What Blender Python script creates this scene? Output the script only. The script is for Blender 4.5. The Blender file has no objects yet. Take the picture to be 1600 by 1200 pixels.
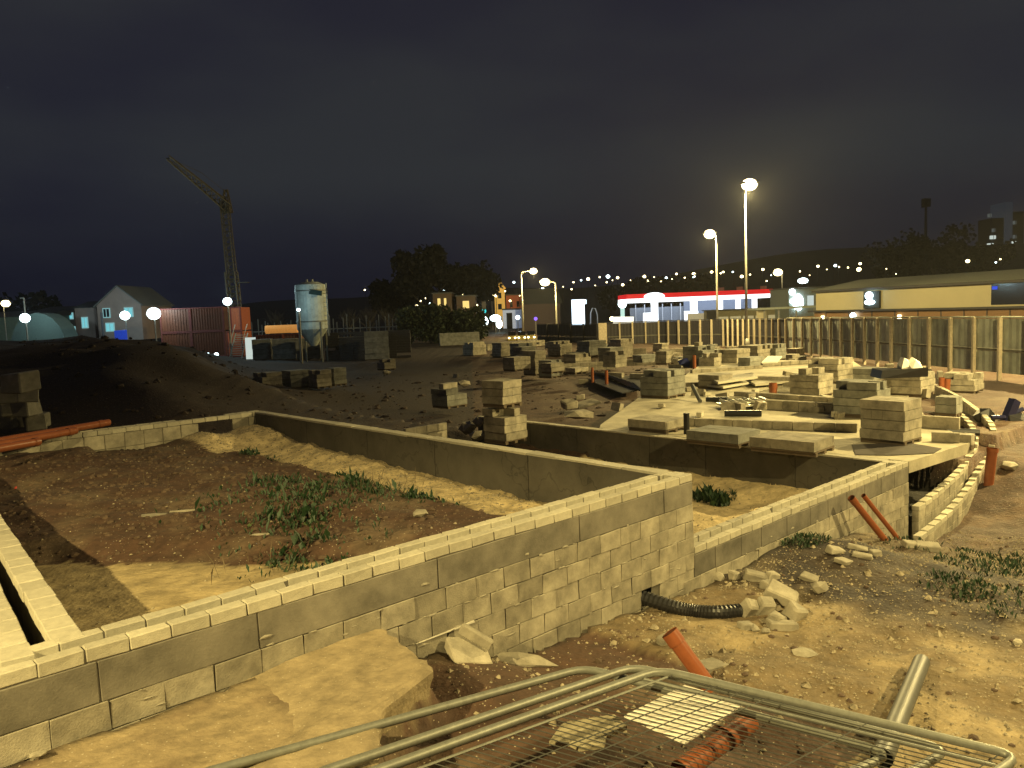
import bpy, math, random
from mathutils import Vector, Matrix, noise
from mathutils.geometry import tessellate_polygon
random.seed(7)
sc = bpy.context.scene
COL = sc.collection

# ---------------------------------------------------------------- camera
F = 1230.0; PIT = math.radians(5.24); ROL = math.radians(2.2); CZ = 3.6
_f = Vector((0, math.cos(PIT), -math.sin(PIT)))
_r0 = Vector((1, 0, 0)); _u0 = Vector((0, math.sin(PIT), math.cos(PIT)))
_r = _r0*math.cos(ROL) - _u0*math.sin(ROL)
_u = _u0*math.cos(ROL) + _r0*math.sin(ROL)
cam = bpy.data.cameras.new('camera'); cam.sensor_width = 36; cam.lens = F/1600*36
cam.clip_start = 0.05; cam.clip_end = 6000
co = bpy.data.objects.new('camera', cam); COL.objects.link(co)
m = Matrix.Identity(4)
for i in range(3):
    m[i][0] = _r[i]; m[i][1] = _u[i]; m[i][2] = -_f[i]
m[0][3], m[1][3], m[2][3] = 0, 0, CZ
co.matrix_world = m
sc.camera = co

def ray(px, py): return _f + _r*((px-800)/F) - _u*((py-600)/F)
def at(px, py, z):
    d = ray(px, py); t = (z-CZ)/d.z
    return Vector((d.x*t, d.y*t, z))
def atY(px, py, Y):
    d = ray(px, py); t = Y/d.y
    return Vector((d.x*t, Y, CZ+d.z*t))

# ---------------------------------------------------------------- world: overcast night sky with town glow
w = bpy.data.worlds.new('World'); sc.world = w; w.use_nodes = True
nt = w.node_tree; nt.nodes.clear()
N = nt.nodes.new; L = nt.links.new
wo = N('ShaderNodeOutputWorld'); bg = N('ShaderNodeBackground'); L(bg.outputs[0], wo.inputs[0])
tc = N('ShaderNodeTexCoord'); mp = N('ShaderNodeMapping'); mp.inputs['Scale'].default_value = (1.0, 1.0, 3.2)
L(tc.outputs['Generated'], mp.inputs[0])
nz = N('ShaderNodeTexNoise'); nz.inputs['Scale'].default_value = 1.7; nz.inputs['Detail'].default_value = 7; nz.inputs['Roughness'].default_value = .5
L(mp.outputs[0], nz.inputs['Vector'])
rp = N('ShaderNodeValToRGB')
rp.color_ramp.elements[0].position = .36; rp.color_ramp.elements[0].color = (.0098, .0098, .0235, 1)
rp.color_ramp.elements[1].position = .66; rp.color_ramp.elements[1].color = (.0225, .0250, .0325, 1)
L(nz.outputs['Fac'], rp.inputs[0])
sx = N('ShaderNodeSeparateXYZ'); L(tc.outputs['Generated'], sx.inputs[0])
hr = N('ShaderNodeValToRGB')     # darker band low over the hills, everywhere round the horizon
hr.color_ramp.elements[0].position = .0; hr.color_ramp.elements[0].color = (.30, .30, .50, 1)
e = hr.color_ramp.elements.new(.05); e.color = (.42, .44, .62, 1)
e = hr.color_ramp.elements.new(.17); e.color = (1.0, 1.03, .98, 1)
hr.color_ramp.elements[-1].position = .45; hr.color_ramp.elements[-1].color = (1.02, .97, .96, 1)
L(sx.outputs['Z'], hr.inputs[0])
mx = N('ShaderNodeMixRGB'); mx.blend_type = 'MULTIPLY'; mx.inputs[0].default_value = 1
L(rp.outputs[0], mx.inputs[1]); L(hr.outputs[0], mx.inputs[2]); L(mx.outputs[0], bg.inputs['Color'])
bg.inputs['Strength'].default_value = 1.0

sc.view_settings.view_transform = 'Standard'; sc.view_settings.look = 'None'
sc.view_settings.exposure = 0; sc.view_settings.gamma = 1
sc.render.engine = 'CYCLES'
cy = sc.cycles
cy.use_denoising = True
try: cy.denoiser = 'OPENIMAGEDENOISE'
except Exception: pass
cy.max_bounces = 4; cy.diffuse_bounces = 2; cy.glossy_bounces = 2; cy.transmission_bounces = 2
cy.caustics_reflective = False; cy.caustics_refractive = False
cy.sample_clamp_indirect = 3
cy.use_light_tree = True
cy.volume_bounces = 0
HAZE = .00022

SODIUM = (1.0, .77, .295); WHITEL = (.62, .93, 1.0)

# ---------------------------------------------------------------- materials
MATS = {}
def mat(name, col, rough=.85, var=.0, nscale=6., nstr=.25, bump=.0, bscale=40., metal=0., spots=None, cracks=0, emis=None, estr=0, attr=None, hue=None, corr=None):
    if name in MATS: return MATS[name]
    mt = bpy.data.materials.new(name); mt.use_nodes = True
    t = mt.node_tree; n = t.nodes.new; l = t.links.new
    b = t.nodes['Principled BSDF']
    b.inputs['Roughness'].default_value = rough; b.inputs['Metallic'].default_value = metal
    tcn = n('ShaderNodeTexCoord')
    src = None
    if attr:
        a = n('ShaderNodeAttribute'); a.attribute_name = attr; src = a.outputs['Color']
    else:
        rgb = n('ShaderNodeRGB'); rgb.outputs[0].default_value = (*col, 1); src = rgb.outputs[0]
    vec = n('ShaderNodeNewGeometry').outputs['Position']
    nn = n('ShaderNodeTexNoise'); nn.inputs['Scale'].default_value = nscale; nn.inputs['Detail'].default_value = 8; nn.inputs['Roughness'].default_value = .65
    l(vec, nn.inputs['Vector'])
    mr = n('ShaderNodeMapRange'); mr.inputs[1].default_value = .28; mr.inputs[2].default_value = .72
    mr.inputs[3].default_value = 1-nstr; mr.inputs[4].default_value = 1+nstr
    l(nn.outputs['Fac'], mr.inputs[0])
    fac = mr.outputs[0]
    if var:
        oi = n('ShaderNodeObjectInfo'); m2 = n('ShaderNodeMapRange'); m2.inputs[3].default_value = 1-var; m2.inputs[4].default_value = 1+var*.7
        l(oi.outputs['Random'], m2.inputs[0])
        mm = n('ShaderNodeMath'); mm.operation = 'MULTIPLY'; l(fac, mm.inputs[0]); l(m2.outputs[0], mm.inputs[1]); fac = mm.outputs[0]
    if cracks:
        cn = n('ShaderNodeTexNoise'); cn.inputs['Scale'].default_value = cracks; cn.inputs['Detail'].default_value = 4
        l(vec, cn.inputs['Vector'])
        s1 = n('ShaderNodeMath'); s1.operation = 'SUBTRACT'; s1.inputs[1].default_value = .5; l(cn.outputs['Fac'], s1.inputs[0])
        s2 = n('ShaderNodeMath'); s2.operation = 'ABSOLUTE'; l(s1.outputs[0], s2.inputs[0])
        m3 = n('ShaderNodeMapRange'); m3.inputs[1].default_value = .001; m3.inputs[2].default_value = .008; m3.inputs[3].default_value = .62; m3.inputs[4].default_value = 1
        l(s2.outputs[0], m3.inputs[0])
        mm = n('ShaderNodeMath'); mm.operation = 'MULTIPLY'; l(fac, mm.inputs[0]); l(m3.outputs[0], mm.inputs[1]); fac = mm.outputs[0]
    vm = n('ShaderNodeVectorMath'); vm.operation = 'SCALE'; l(src, vm.inputs[0]); l(fac, vm.inputs['Scale'])
    out = vm.outputs[0]
    if spots:                                   # (colour, scale, threshold): pebbles and grit flecks
        vo = n('ShaderNodeTexVoronoi'); vo.inputs['Scale'].default_value = spots[1]; l(vec, vo.inputs['Vector'])
        m4 = n('ShaderNodeMapRange'); m4.inputs[1].default_value = spots[2]; m4.inputs[2].default_value = spots[2]*.6; m4.inputs[3].default_value = 0; m4.inputs[4].default_value = 1
        l(vo.outputs['Distance'], m4.inputs[0])
        sp = n('ShaderNodeSeparateColor'); l(vo.outputs['Color'], sp.inputs[0])
        m5 = n('ShaderNodeMath'); m5.operation = 'GREATER_THAN'; m5.inputs[1].default_value = .62; l(sp.outputs[0], m5.inputs[0])
        m6 = n('ShaderNodeMath'); m6.operation = 'MULTIPLY'; l(m4.outputs[0], m6.inputs[0]); l(m5.outputs[0], m6.inputs[1])
        mc = n('ShaderNodeMixRGB'); l(m6.outputs[0], mc.inputs[0]); l(out, mc.inputs[1]); mc.inputs[2].default_value = (*spots[0], 1); out = mc.outputs[0]
    l(out, b.inputs['Base Color'])
    if bump:
        bn = n('ShaderNodeTexNoise'); bn.inputs['Scale'].default_value = bscale; bn.inputs['Detail'].default_value = 6; l(vec, bn.inputs['Vector'])
        bp = n('ShaderNodeBump'); bp.inputs['Strength'].default_value = .7; bp.inputs['Distance'].default_value = bump
        l(bn.outputs['Fac'], bp.inputs['Height']); l(bp.outputs[0], b.inputs['Normal'])
    if emis:
        b.inputs['Emission Color'].default_value = (*emis, 1); b.inputs['Emission Strength'].default_value = estr
    MATS[name] = mt
    return mt
def emat(name, col, s, sample=False):
    if name in MATS: return MATS[name]
    mt = bpy.data.materials.new(name); mt.use_nodes = True; t = mt.node_tree; t.nodes.clear()
    o = t.nodes.new('ShaderNodeOutputMaterial'); e = t.nodes.new('ShaderNodeEmission')
    e.inputs[0].default_value = (*col, 1); e.inputs[1].default_value = s; t.links.new(e.outputs[0], o.inputs[0])
    if not sample: mt.cycles.emission_sampling = 'NONE'
    MATS[name] = mt; return mt

M_BLOCK = mat('concrete_block', (.30, .272, .21), var=.22, nscale=3.5, nstr=.5, bump=.006, bscale=70)
M_COPE = mat('coping_block_concrete', (.45, .42, .33), var=.16, nscale=14, nstr=.16, bump=.004, bscale=110)
M_PANEL = mat('parged_concrete', (.175, .16, .13), var=.2, nscale=2.2, nstr=.5, bump=.004, bscale=60, cracks=.0)
M_PARTY = mat('dark_grey_concrete', (.088, .080, .066), var=.12, nscale=1.6, nstr=.34, bump=.005, bscale=50, cracks=1.1)  # one even dark grey with thin crack lines
M_SLAB = mat('floor_screed', (.27, .215, .13), nscale=4.5, nstr=.42, bump=.02, bscale=22, spots=((.45, .40, .29), 34, .18))
M_GROUND = mat('site_ground', (1, 1, 1), attr='Col', nscale=5, nstr=.42, bump=.035, bscale=14, spots=((.42, .36, .26), 26, .20))
M_STONE = mat('gravel_stone', (.40, .34, .235), var=.4, nscale=14, nstr=.6)
M_MORT = mat('white_mortar', (.55, .52, .44), nscale=30, nstr=.2)
M_ORANGE = mat('orange_drain_pipe', (.27, .085, .035), rough=.28, nscale=8, nstr=.15)
M_BLACK = mat('black_plastic', (.012, .012, .014), rough=.4)
M_GREYP = mat('grey_duct', (.085, .088, .085), rough=.5, nstr=.2)
M_GALV = mat('galvanised_steel', (.20, .205, .18), rough=.48, metal=.35, nscale=20, nstr=.2)
M_WIRE = mat('mesh_wire', (.035, .035, .03), rough=.7)
M_WHITE = mat('white_board', (.78, .75, .66), rough=.7, nstr=.06)
M_WOODP = mat('fence_post_timber', (.52, .45, .33), var=.2, nscale=6, nstr=.25)
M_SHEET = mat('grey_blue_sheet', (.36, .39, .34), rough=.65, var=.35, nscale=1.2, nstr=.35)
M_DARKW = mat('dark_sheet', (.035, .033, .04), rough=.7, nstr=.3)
M_RUST = mat('red_container_paint', (.12, .030, .010), rough=.6, nscale=2, nstr=.25)
M_LEAF = mat('weed_leaf', (.014, .040, .013), rough=.6, nscale=10, nstr=.5)
M_DRY = mat('dry_stem', (.13, .10, .06), rough=.9)
M_BARK = mat('bark', (.05, .045, .04))
M_BRICK = mat('orange_brick', (.22, .125, .065), nscale=8, nstr=.2)
M_CREAM = mat('cream_render', (.55, .50, .36), nscale=1, nstr=.08)
M_ROOF = mat('grey_roof', (.10, .105, .10), nstr=.15)
M_HOUSE = mat('pink_grey_render', (.24, .175, .15), nscale=1, nstr=.15)
M_HILL = mat('dark_hillside', (.012, .013, .012))
M_STEELP = mat('lamp_post_steel', (.33, .32, .28), rough=.45, metal=.2)
M_GLASS = mat('dark_glass', (.01, .012, .018), rough=.1)
M_SILO = mat('silo_paint', (.50, .55, .50), rough=.6, nscale=1.5, nstr=.28, cracks=.8)
M_CRANE = mat('yellow_crane_paint', (.075, .06, .03), rough=.5)
M_RED = mat('red_fascia', (.5, .01, .02), rough=.4, emis=(1, .012, .02), estr=.6)
E_LAMP = emat('sodium_lamp_glass', (1, .83, .42), 9)
E_LAMPW = emat('white_lamp_glass', (.75, .97, 1), 9)
E_CAN = emat('lit_white_canopy', (.93, .98, 1), 2.2)
E_CYAN = emat('cyan_lit_window', (.22, .72, .80), .8)
E_BLUE = emat('blue_reflection_glow', (.04, .1, .9), .8)
E_WIN = emat('yellow_lit_window', (1, .72, .22), 1.1)
E_PALE = emat('pale_window_door_glow', (.8, .92, .85), .7)

# ---------------------------------------------------------------- mesh helpers
class MB:
    def __init__(s): s.v = []; s.f = []
    def box(s, x0, x1, y0, y1, z0, z1, M=None, j=0):
        P = [Vector((x, y, z)) for z in (z0, z1) for y in (y0, y1) for x in (x0, x1)]
        if j: P = [p+Vector((random.uniform(-j, j), random.uniform(-j, j), random.uniform(-j, j))) for p in P]
        if M: P = [M @ p for p in P]
        b = len(s.v); s.v += P
        s.f += [tuple(b+i for i in q) for q in ((0, 2, 3, 1), (4, 5, 7, 6), (0, 1, 5, 4), (2, 6, 7, 3), (0, 4, 6, 2), (1, 3, 7, 5))]
        return s
    def cham(s, sx, sy, sz, c=.008, M=None, j=0):
        # centred chamfered block
        P = []
        for dz in (-1, 1):
            for dy in (-1, 1):
                for dx in (-1, 1):
                    x, y, z = dx*sx/2, dy*sy/2, dz*sz/2
                    o = Vector((random.uniform(-j, j), random.uniform(-j, j), random.uniform(-j, j))) if j else Vector((0, 0, 0))
                    P += [Vector((x-dx*c, y-dy*c, z))+o, Vector((x-dx*c, y, z-dz*c))+o, Vector((x, y-dy*c, z-dz*c))+o]
        if M: P = [M @ p for p in P]
        b = len(s.v); s.v += P
        k = lambda dx, dy, dz, a: b+((dz*4+dy*2+dx)*3+a)
        F_ = []
        F_.append((k(0,0,1,0), k(1,0,1,0), k(1,1,1,0), k(0,1,1,0))); F_.append((k(0,1,0,0), k(1,1,0,0), k(1,0,0,0), k(0,0,0,0)))
        F_.append((k(0,0,0,1), k(1,0,0,1), k(1,0,1,1), k(0,0,1,1))); F_.append((k(1,1,0,1), k(0,1,0,1), k(0,1,1,1), k(1,1,1,1)))
        F_.append((k(0,1,0,2), k(0,0,0,2), k(0,0,1,2), k(0,1,1,2))); F_.append((k(1,0,0,2), k(1,1,0,2), k(1,1,1,2), k(1,0,1,2)))
        for z in (0, 1):
            for y in (0, 1): F_.append((k(0,y,z,0), k(1,y,z,0), k(1,y,z,1), k(0,y,z,1)))
            for x in (0, 1): F_.append((k(x,0,z,0), k(x,1,z,0), k(x,1,z,2), k(x,0,z,2)))
        for x in (0, 1):
            for y in (0, 1): F_.append((k(x,y,0,1), k(x,y,1,1), k(x,y,1,2), k(x,y,0,2)))
        for x in (0, 1):
            for y in (0, 1):
                for z in (0, 1): F_.append((k(x,y,z,0), k(x,y,z,1), k(x,y,z,2)))
        s.f += F_
        return s
    def tube(s, pts, r, n=10, r1=None, cap=True, ribs=0):
        pts = [Vector(p) for p in pts]; rings = []
        T = len(pts)
        up = None
        for i, p in enumerate(pts):
            d = (pts[min(i+1, T-1)] - pts[max(i-1, 0)]).normalized()
            if up is None:
                up = Vector((0, 0, 1)) if abs(d.z) < .9 else Vector((1, 0, 0))
            a = d.cross(up).normalized(); bb = a.cross(d).normalized(); up = bb
            rr = r if r1 is None else r+(r1-r)*i/(T-1)
            if ribs and i % 2: rr *= ribs
            base = len(s.v)
            s.v += [p + (a*math.cos(2*math.pi*k/n)+bb*math.sin(2*math.pi*k/n))*rr for k in range(n)]
            rings.append(base)
        for i in range(T-1):
            for k in range(n):
                s.f.append((rings[i]+k, rings[i]+(k+1) % n, rings[i+1]+(k+1) % n, rings[i+1]+k))
        if cap:
            s.f.append(tuple(rings[0]+k for k in range(n))[::-1]); s.f.append(tuple(rings[-1]+k for k in range(n)))
        return s
    def ell(s, c, rx, ry, rz, n=12, m_=8, M=None):
        c = Vector(c); b = len(s.v); P = []
        for i in range(m_+1):
            th = math.pi*i/m_
            for k in range(n):
                ph = 2*math.pi*k/n
                P.append(Vector((rx*math.sin(th)*math.cos(ph), ry*math.sin(th)*math.sin(ph), rz*math.cos(th))))
        if M: P = [M @ p for p in P]
        s.v += [p+c for p in P]
        for i in range(m_):
            for k in range(n):
                s.f.append((b+i*n+k, b+(i+1)*n+k, b+(i+1)*n+(k+1) % n, b+i*n+(k+1) % n))
        return s
    def poly(s, pts, z0, z1):
        b = len(s.v); n = len(pts)
        s.v += [Vector((p[0], p[1], z0)) for p in pts] + [Vector((p[0], p[1], z1)) for p in pts]
        for tr in tessellate_polygon([[Vector((p[0], p[1], 0)) for p in pts]]):
            s.f.append(tuple(b+n+i for i in tr)); s.f.append(tuple(b+i for i in tr)[::-1])
        for i in range(n): s.f.append((b+i, b+(i+1) % n, b+n+(i+1) % n, b+n+i))
        return s
    def rock(s, c, r, sq=(1, 1, 1), seed=0, cuts=6, M=None):
        # angular lump: icosphere-like 12 verts jittered
        rnd = random.Random(seed); t = (1+5**.5)/2
        V = [(-1,t,0),(1,t,0),(-1,-t,0),(1,-t,0),(0,-1,t),(0,1,t),(0,-1,-t),(0,1,-t),(t,0,-1),(t,0,1),(-t,0,-1),(-t,0,1)]
        Fc = [(0,11,5),(0,5,1),(0,1,7),(0,7,10),(0,10,11),(1,5,9),(5,11,4),(11,10,2),(10,7,6),(7,1,8),(3,9,4),(3,4,2),(3,2,6),(3,6,8),(3,8,9),(4,9,5),(2,4,11),(6,2,10),(8,6,7),(9,8,1)]
        b = len(s.v); c = Vector(c)
        rot = Matrix.Rotation(rnd.uniform(0, 6.28), 3, Vector((rnd.random(), rnd.random(), rnd.random()+.1)).normalized())
        for v in V:
            q = rot @ (Vector(v).normalized()*r*rnd.uniform(.72, 1.2))
            s.v.append(c+Vector((q.x*sq[0], q.y*sq[1], q.z*sq[2])))
        s.f += [tuple(b+i for i in q) for q in Fc]
        return s
    def data(s, name, m, smooth=False):
        me = bpy.data.meshes.new(name); me.from_pydata([tuple(v) for v in s.v], [], s.f)
        if m: me.materials.append(m)
        if smooth:
            me.polygons.foreach_set('use_smooth', [True]*len(me.polygons))
        me.update(); return me
    def build(s, name, m, parent=None, loc=None, smooth=False):
        return link(name, s.data(name, m, smooth), parent, loc)
def link(name, me, parent=None, loc=None, rz=0, rot=None):
    o = bpy.data.objects.new(name, me); COL.objects.link(o)
    if parent: o.parent = parent
    if loc is not None: o.location = loc
    if rot: o.rotation_euler = rot
    elif rz: o.rotation_euler = (0, 0, rz)
    return o
def thing(name, label, cat, loc=(0, 0, 0), rz=0, group=None):
    o = bpy.data.objects.new(name, None); COL.objects.link(o); o.location = loc; o.rotation_euler = (0, 0, rz)
    o.empty_display_size = .1
    return tag(o, label, cat, group)
def tag(o, label, cat, group=None):
    o['label'] = label; o['category'] = cat
    if group: o['group'] = group
    return o
def struct(o): o['kind'] = 'structure'; return o
def stuff(o): o['kind'] = 'stuff'; return o
def sm(a, b, x):
    t = max(0., min(1., (x-a)/(b-a))); return t*t*(3-2*t)
def fbm(x, y, s, oct=4, sd=0.):
    a = 0; am = .5; f = 1/s
    for i in range(oct):
        a += am*noise.noise(Vector((x*f, y*f, sd+i*7.3))); am *= .5; f *= 2.1
    return a

# ---------------------------------------------------------------- site frame: origin at the outer corner where the high wall steps down
O = Vector((2.29, 10.01)); U = Vector((.734, .679)); V_ = Vector((-.679, .734)); ANG = math.atan2(.679, .734)
def loc(p): d = Vector((p[0], p[1]))-O; return d.dot(U), d.dot(V_)
def wld(u, v, z=0): q = O+U*u+V_*v; return Vector((q.x, q.y, z))

LW0 = Vector((-3.1, 5.41)); LWd = Vector((-.625, .781)).normalized(); LWn = Vector((-LWd.y, LWd.x))  # left wall: inner face line; LWn points away from the cell
def lwloc(x, y):
    d = Vector((x, y))-LW0; return d.dot(LWd), d.dot(LWn)

# raised slab outline in front of the wall (ragged broken end)
SLABP = [at(-40, 1260, .86), at(-40, 1090, .86), at(0, 1150, .86)]
SE = [(0.0, -4.80), (-1.01, -4.98), (-1.22, -5.59), (-1.67, -5.94), (-1.94, -6.15), (-3.2, -6.5), (-9, -7)]
def slab_right_edge(v):      # u limit of the raised ground in front of the wall, as a function of v (negative)
    v = min(v, 0)
    for (a, ua), (b, ub) in zip(SE[:-1], SE[1:]):
        if v >= b: return ua+(ub-ua)*(a-v)/(a-b) - .05 + .07*noise.noise(Vector((v*5, 0, 5)))
    return -7

def dirt_edge(u, v):
    # signed: >0 inside the dark soil mound of the left cell
    a = 1.35 + .35*fbm(u, v, 1.2, 3, 2)
    e1 = (-1.25+.0*v) - u + .25*fbm(u, v, .8, 3, 5)          # away from the gravel along the party wall
    # floor strip at the left and front: line from (u=-5.6,v=4.6) to (-3.4,0.9)
    n = (v-.75) + (u+2.6)*1.15
    e2 = n*.62 + .35*fbm(u, v, .7, 3, 9)
    if v > 6: e2 = max(e2, (u+6.6))
    return min(e1, e2)

def height(x, y):
    u, v = loc((x, y)); s, t = lwloc(x, y)
    r = math.hypot(x, y)
    n1 = fbm(x, y, 3.0, 4, 1.)*.16; n2 = fbm(x, y, .55, 4, 3.)*.10
    kind = 'soil'
    # ------- under the walls
    if -9.5 < u < 7.25 and -.0 < v < .40: return -1.0 if u < 0 else -1.4, 'void'
    inside1 = (t < 0 and u < -.05 and .3 < v < 12.1)
    inside2 = (.05 < u < 7.05 and .3 < v < 12.1)
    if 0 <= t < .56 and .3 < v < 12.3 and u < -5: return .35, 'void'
    if inside1:
        d = dirt_edge(u, v)
        z = .74 + fbm(x, y, .5, 4, 3)*.05
        z += .17*sm(0, .5, d) + .15*sm(.3, 2, d) * (.7+fbm(x, y, 1.5, 3, 8)) + n2*.7*sm(0, .4, d)
        k = 'soil' if d > 0 else 'tan'
        g = sm(-1.5, -.9, u+.3*fbm(x, y, .6, 3, 6))
        if g > 0:
            z = z*(1-g) + g*(.72+.20*sm(-1.1, -.3, u)*sm(3, 11, v)+fbm(x, y, .35, 3, 4)*.12)
            if g > .5: k = 'gravel'
        if v > 10.2 and -2.8 < u: z += .34*sm(10.2, 11.6, v)*sm(-2.8, -1.2, u)*(1-sm(-.8, -.1, u)*.5); k = 'gravel' if u > -2.1 else k
        if v > 9.5 and u < -4: z += .15*sm(9.5, 12, v)
        return z, k
    if inside2:
        z = -.55 + fbm(x, y, .6, 4, 3)*.12
        k = 'soil' if u < 3.0+fbm(x, y, .9, 3, 4) and v < 7.4 else 'gravel'
        if k == 'soil': z += .14
        if u > 5.8: z += .22*sm(5.8, 6.9, u)
        if v > 8: k = 'soil'; z += .1
        return z, k
    # ------- ground in front of the walls
    zf = .12 - .2*sm(-3.5, 0, u) + .05*sm(0, 2, u)
    z = zf
    if v < .3 and u > -14:
        zw = .10 + .40*sm(-3.0, -4.5, u) - .18*sm(-3, 0, u) - .32*sm(2.4, 4.2, u) - .80*sm(4.6, 7.2, u)       # along the foot of the wall
        zo = .02 - .62*sm(.5, 7, u)                                                       # further out
        z = zw + (zo-zw)*sm(-.9, -3.6, v)
        hump = .12*math.exp(-((u-2.9)**2/1.6+(v+.75)**2/.6)); z += hump
        z += (-.38-z)*sm(9.3, 13.6, u)
        z += n1*.8+n2*.9
        k = 'mix'
        e = slab_right_edge(v) - u
        g = sm(-.10, .04, e)
        if g > 0: z = z*(1-g) + g*(.835+n2*.25+0)
        k = 'tan2' if e > .05 else ('soil' if g > 0 else k)
        if g < .05 and u < -2.2 and v > -3.2: k = 'soil'; z -= .05
        return z, k
    # ------- building three footprint and right side
    if u >= 7.25 and v < .3:
        z = -1.0+1.05*sm(7.8, 12, u)+.4*sm(0, -4, v)*(1-sm(9, 12, u))+(n1+n2)*.6
        return z, 'soil'
    base = .85*sm(-2, -9, u)*(1-sm(16, 30, r))
    z = base + n1*1.2 + n2
    if 7.25 < u < 11.3 and v < 3.5: return -.95+n2, 'void'
    if 0 < u < 8 and v >= 12: z = -.35+.35*sm(12.2, 14, v)+n1+n2
    if x > 12:
        z = .12*(1-sm(24, 40, y)) - .12 - .25*sm(15, 20, x) + n1 + n2
    if u > 7.25 and x <= 12 and y < 60: z = min(z, -.25)
    k = 'soil'
    # spoil bank on the left
    az_ = x/max(y, 1); bx = sm(-.28, -.50, az_+.025*noise.noise(Vector((y*.25, 3, 3)))) * sm(22, 33, y)
    fall = 1-sm(58, 66, y)
    z += (2.3*bx + .9*sm(-.2, -.36, az_)*sm(24, 34, y))*fall*(.88+.30*fbm(x, y, 3.2, 5, 11))*(1-.12*sm(-.43, -.33, az_)) if fall > 0 else 0
    z += 1.9*sm(-.452, -.475, x/max(y, 1))*sm(70, 80, y)*(1-sm(130, 150, y))
    if az_ < -.05 and 23 < y < 130: k = 'bank'  # bank and left yard: their unlit dark is put into the soil colour
    # rise to the far hillside
    az = x/max(y, 1)
    if y > 130:
        hh = 16+13*sm(.0, .5, az)+9*sm(-.02, .0, az)*0 + 5*noise.noise(Vector((az*4, 1, 7)))
        if az < 0: hh = 16 - 6*sm(0, -.5, az) + 4*noise.noise(Vector((az*5, 1, 7)))
        z += hh*sm(150, 420, y)
        k = 'hill'
    if r > 700: z = max(z, 0)
    return z, k

COLS = {'soil': (.068, .036, .022), 'tan': (.38, .30, .165), 'tan2': (.25, .195, .115), 'gravel': (.60, .48, .27), 'bank': (.026, .014, .011), 'void': (.02, .018, .016), 'mix': (.20, .155, .09), 'hill': (.014, .015, .013)}  # void and bank tones: darkness of cavities and unlit ground put in
def axis(lo, dlo, dhi, hi, st, g):
    a = []; x = dlo
    while x <= dhi: a.append(x); x += st
    s = st; x = a[-1]
    while x < hi: s *= g; x += s; a.append(x)
    s = st; x = a[0]; b = []
    while x > lo: s *= g; x -= s; b.append(x)
    return b[::-1]+a
xs = axis(-1500, -11.5, 12.5, 1500, .085, 1.10); ys = axis(-60, 4.0, 23, 1800, .085, 1.075)
vs = []; cs = []; nx = len(xs)
for y in ys:
    for x in xs:
        z, k = height(x, y)
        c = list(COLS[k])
        u, v = loc((x, y))
        if k == 'mix':
            f = fbm(x, y, 1.3, 4, 21); pale = sm(-.02, .22, f + .12*sm(-2.5, -5, v)*sm(-2, 3, u) + .1*sm(1, -1, u)*0)
            mud = sm(.1, .9, u+.5*fbm(x, y, .9, 3, 33))*sm(-4.0, -3.1, v+.6*fbm(x, y, 1.0, 3, 35))*(1-.75*sm(3.6, 5.2, u))*(.8+.2*sm(-.2, .15, fbm(x, y, .7, 3, 37)))
            a = (.29, .225, .125); b = (.026, .018, .015); q = (.145, .105, .056)
            br = sm(4.2, 6.5, u); lo_ = sm(-.1, .2, fbm(x, y, 1.2, 4, 51)); a = tuple(a[i]+((.12, .075, .045)[i]-a[i])*br for i in range(3)); q = tuple(q[i]+((.065, .040, .026)[i]-q[i])*br for i in range(3))
            c = [q[i]+(a[i]-q[i])*pale for i in range(3)]; c = [c[i]+(b[i]-c[i])*mud for i in range(3)]
        elif k == 'tan2':
            f = sm(-.1, .15, fbm(x, y, .9, 4, 14) - .6*sm(-1.5, -2.3, v) - .45*sm(-7.7, -8.5, u)+.16)
            b = (.10, .068, .042); c = [b[i]+(c[i]-b[i])*f for i in range(3)]
        elif k == 'tan':
            f = sm(-.2, .1, fbm(x, y, .5, 4, 14)); c = [q*(.72+.28*f) for q in c]
        elif k == 'soil':
            f = sm(.0, .3, fbm(x, y, 1.1, 4, 44)); b = (.115, .08, .05); c = [c[i]+(b[i]-c[i])*f for i in range(3)]
        vs.append((x, y, z)); cs.append((*c, 1))
fs = [(j*nx+i, j*nx+i+1, (j+1)*nx+i+1, (j+1)*nx+i) for j in range(len(ys)-1) for i in range(nx-1)]
me = bpy.data.meshes.new('ground'); me.from_pydata(vs, [], fs)
ca = me.color_attributes.new('Col', 'FLOAT_COLOR', 'POINT')
ca.data.foreach_set('color', [q for c in cs for q in c])
me.materials.append(M_GROUND); me.polygons.foreach_set('use_smooth', [True]*len(me.polygons)); me.update()
ground = struct(link('ground', me))
def gz(x, y): return height(x, y)[0]
def gat(px, py):             # where the sight line through a picture point first meets the ground
    d = ray(px, py); t_ = 3.5
    while t_ < 400:
        q = Vector((d.x*t_, d.y*t_, CZ+d.z*t_))
        zz, kk = height(q.x, q.y)
        if kk != 'void' and q.z < zz: return q
        if kk == 'void':
            uu, vv = loc(q)
            if -9.4 < uu < 7.2 and -.02 < vv < .4 and q.z < (1.43 if uu < 0 else .45):
                b_ = wld(uu, -.22); b_.z = gz(b_.x, b_.y); return b_
        t_ += .02+t_*.004
    return at(px, py, 0)

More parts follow.
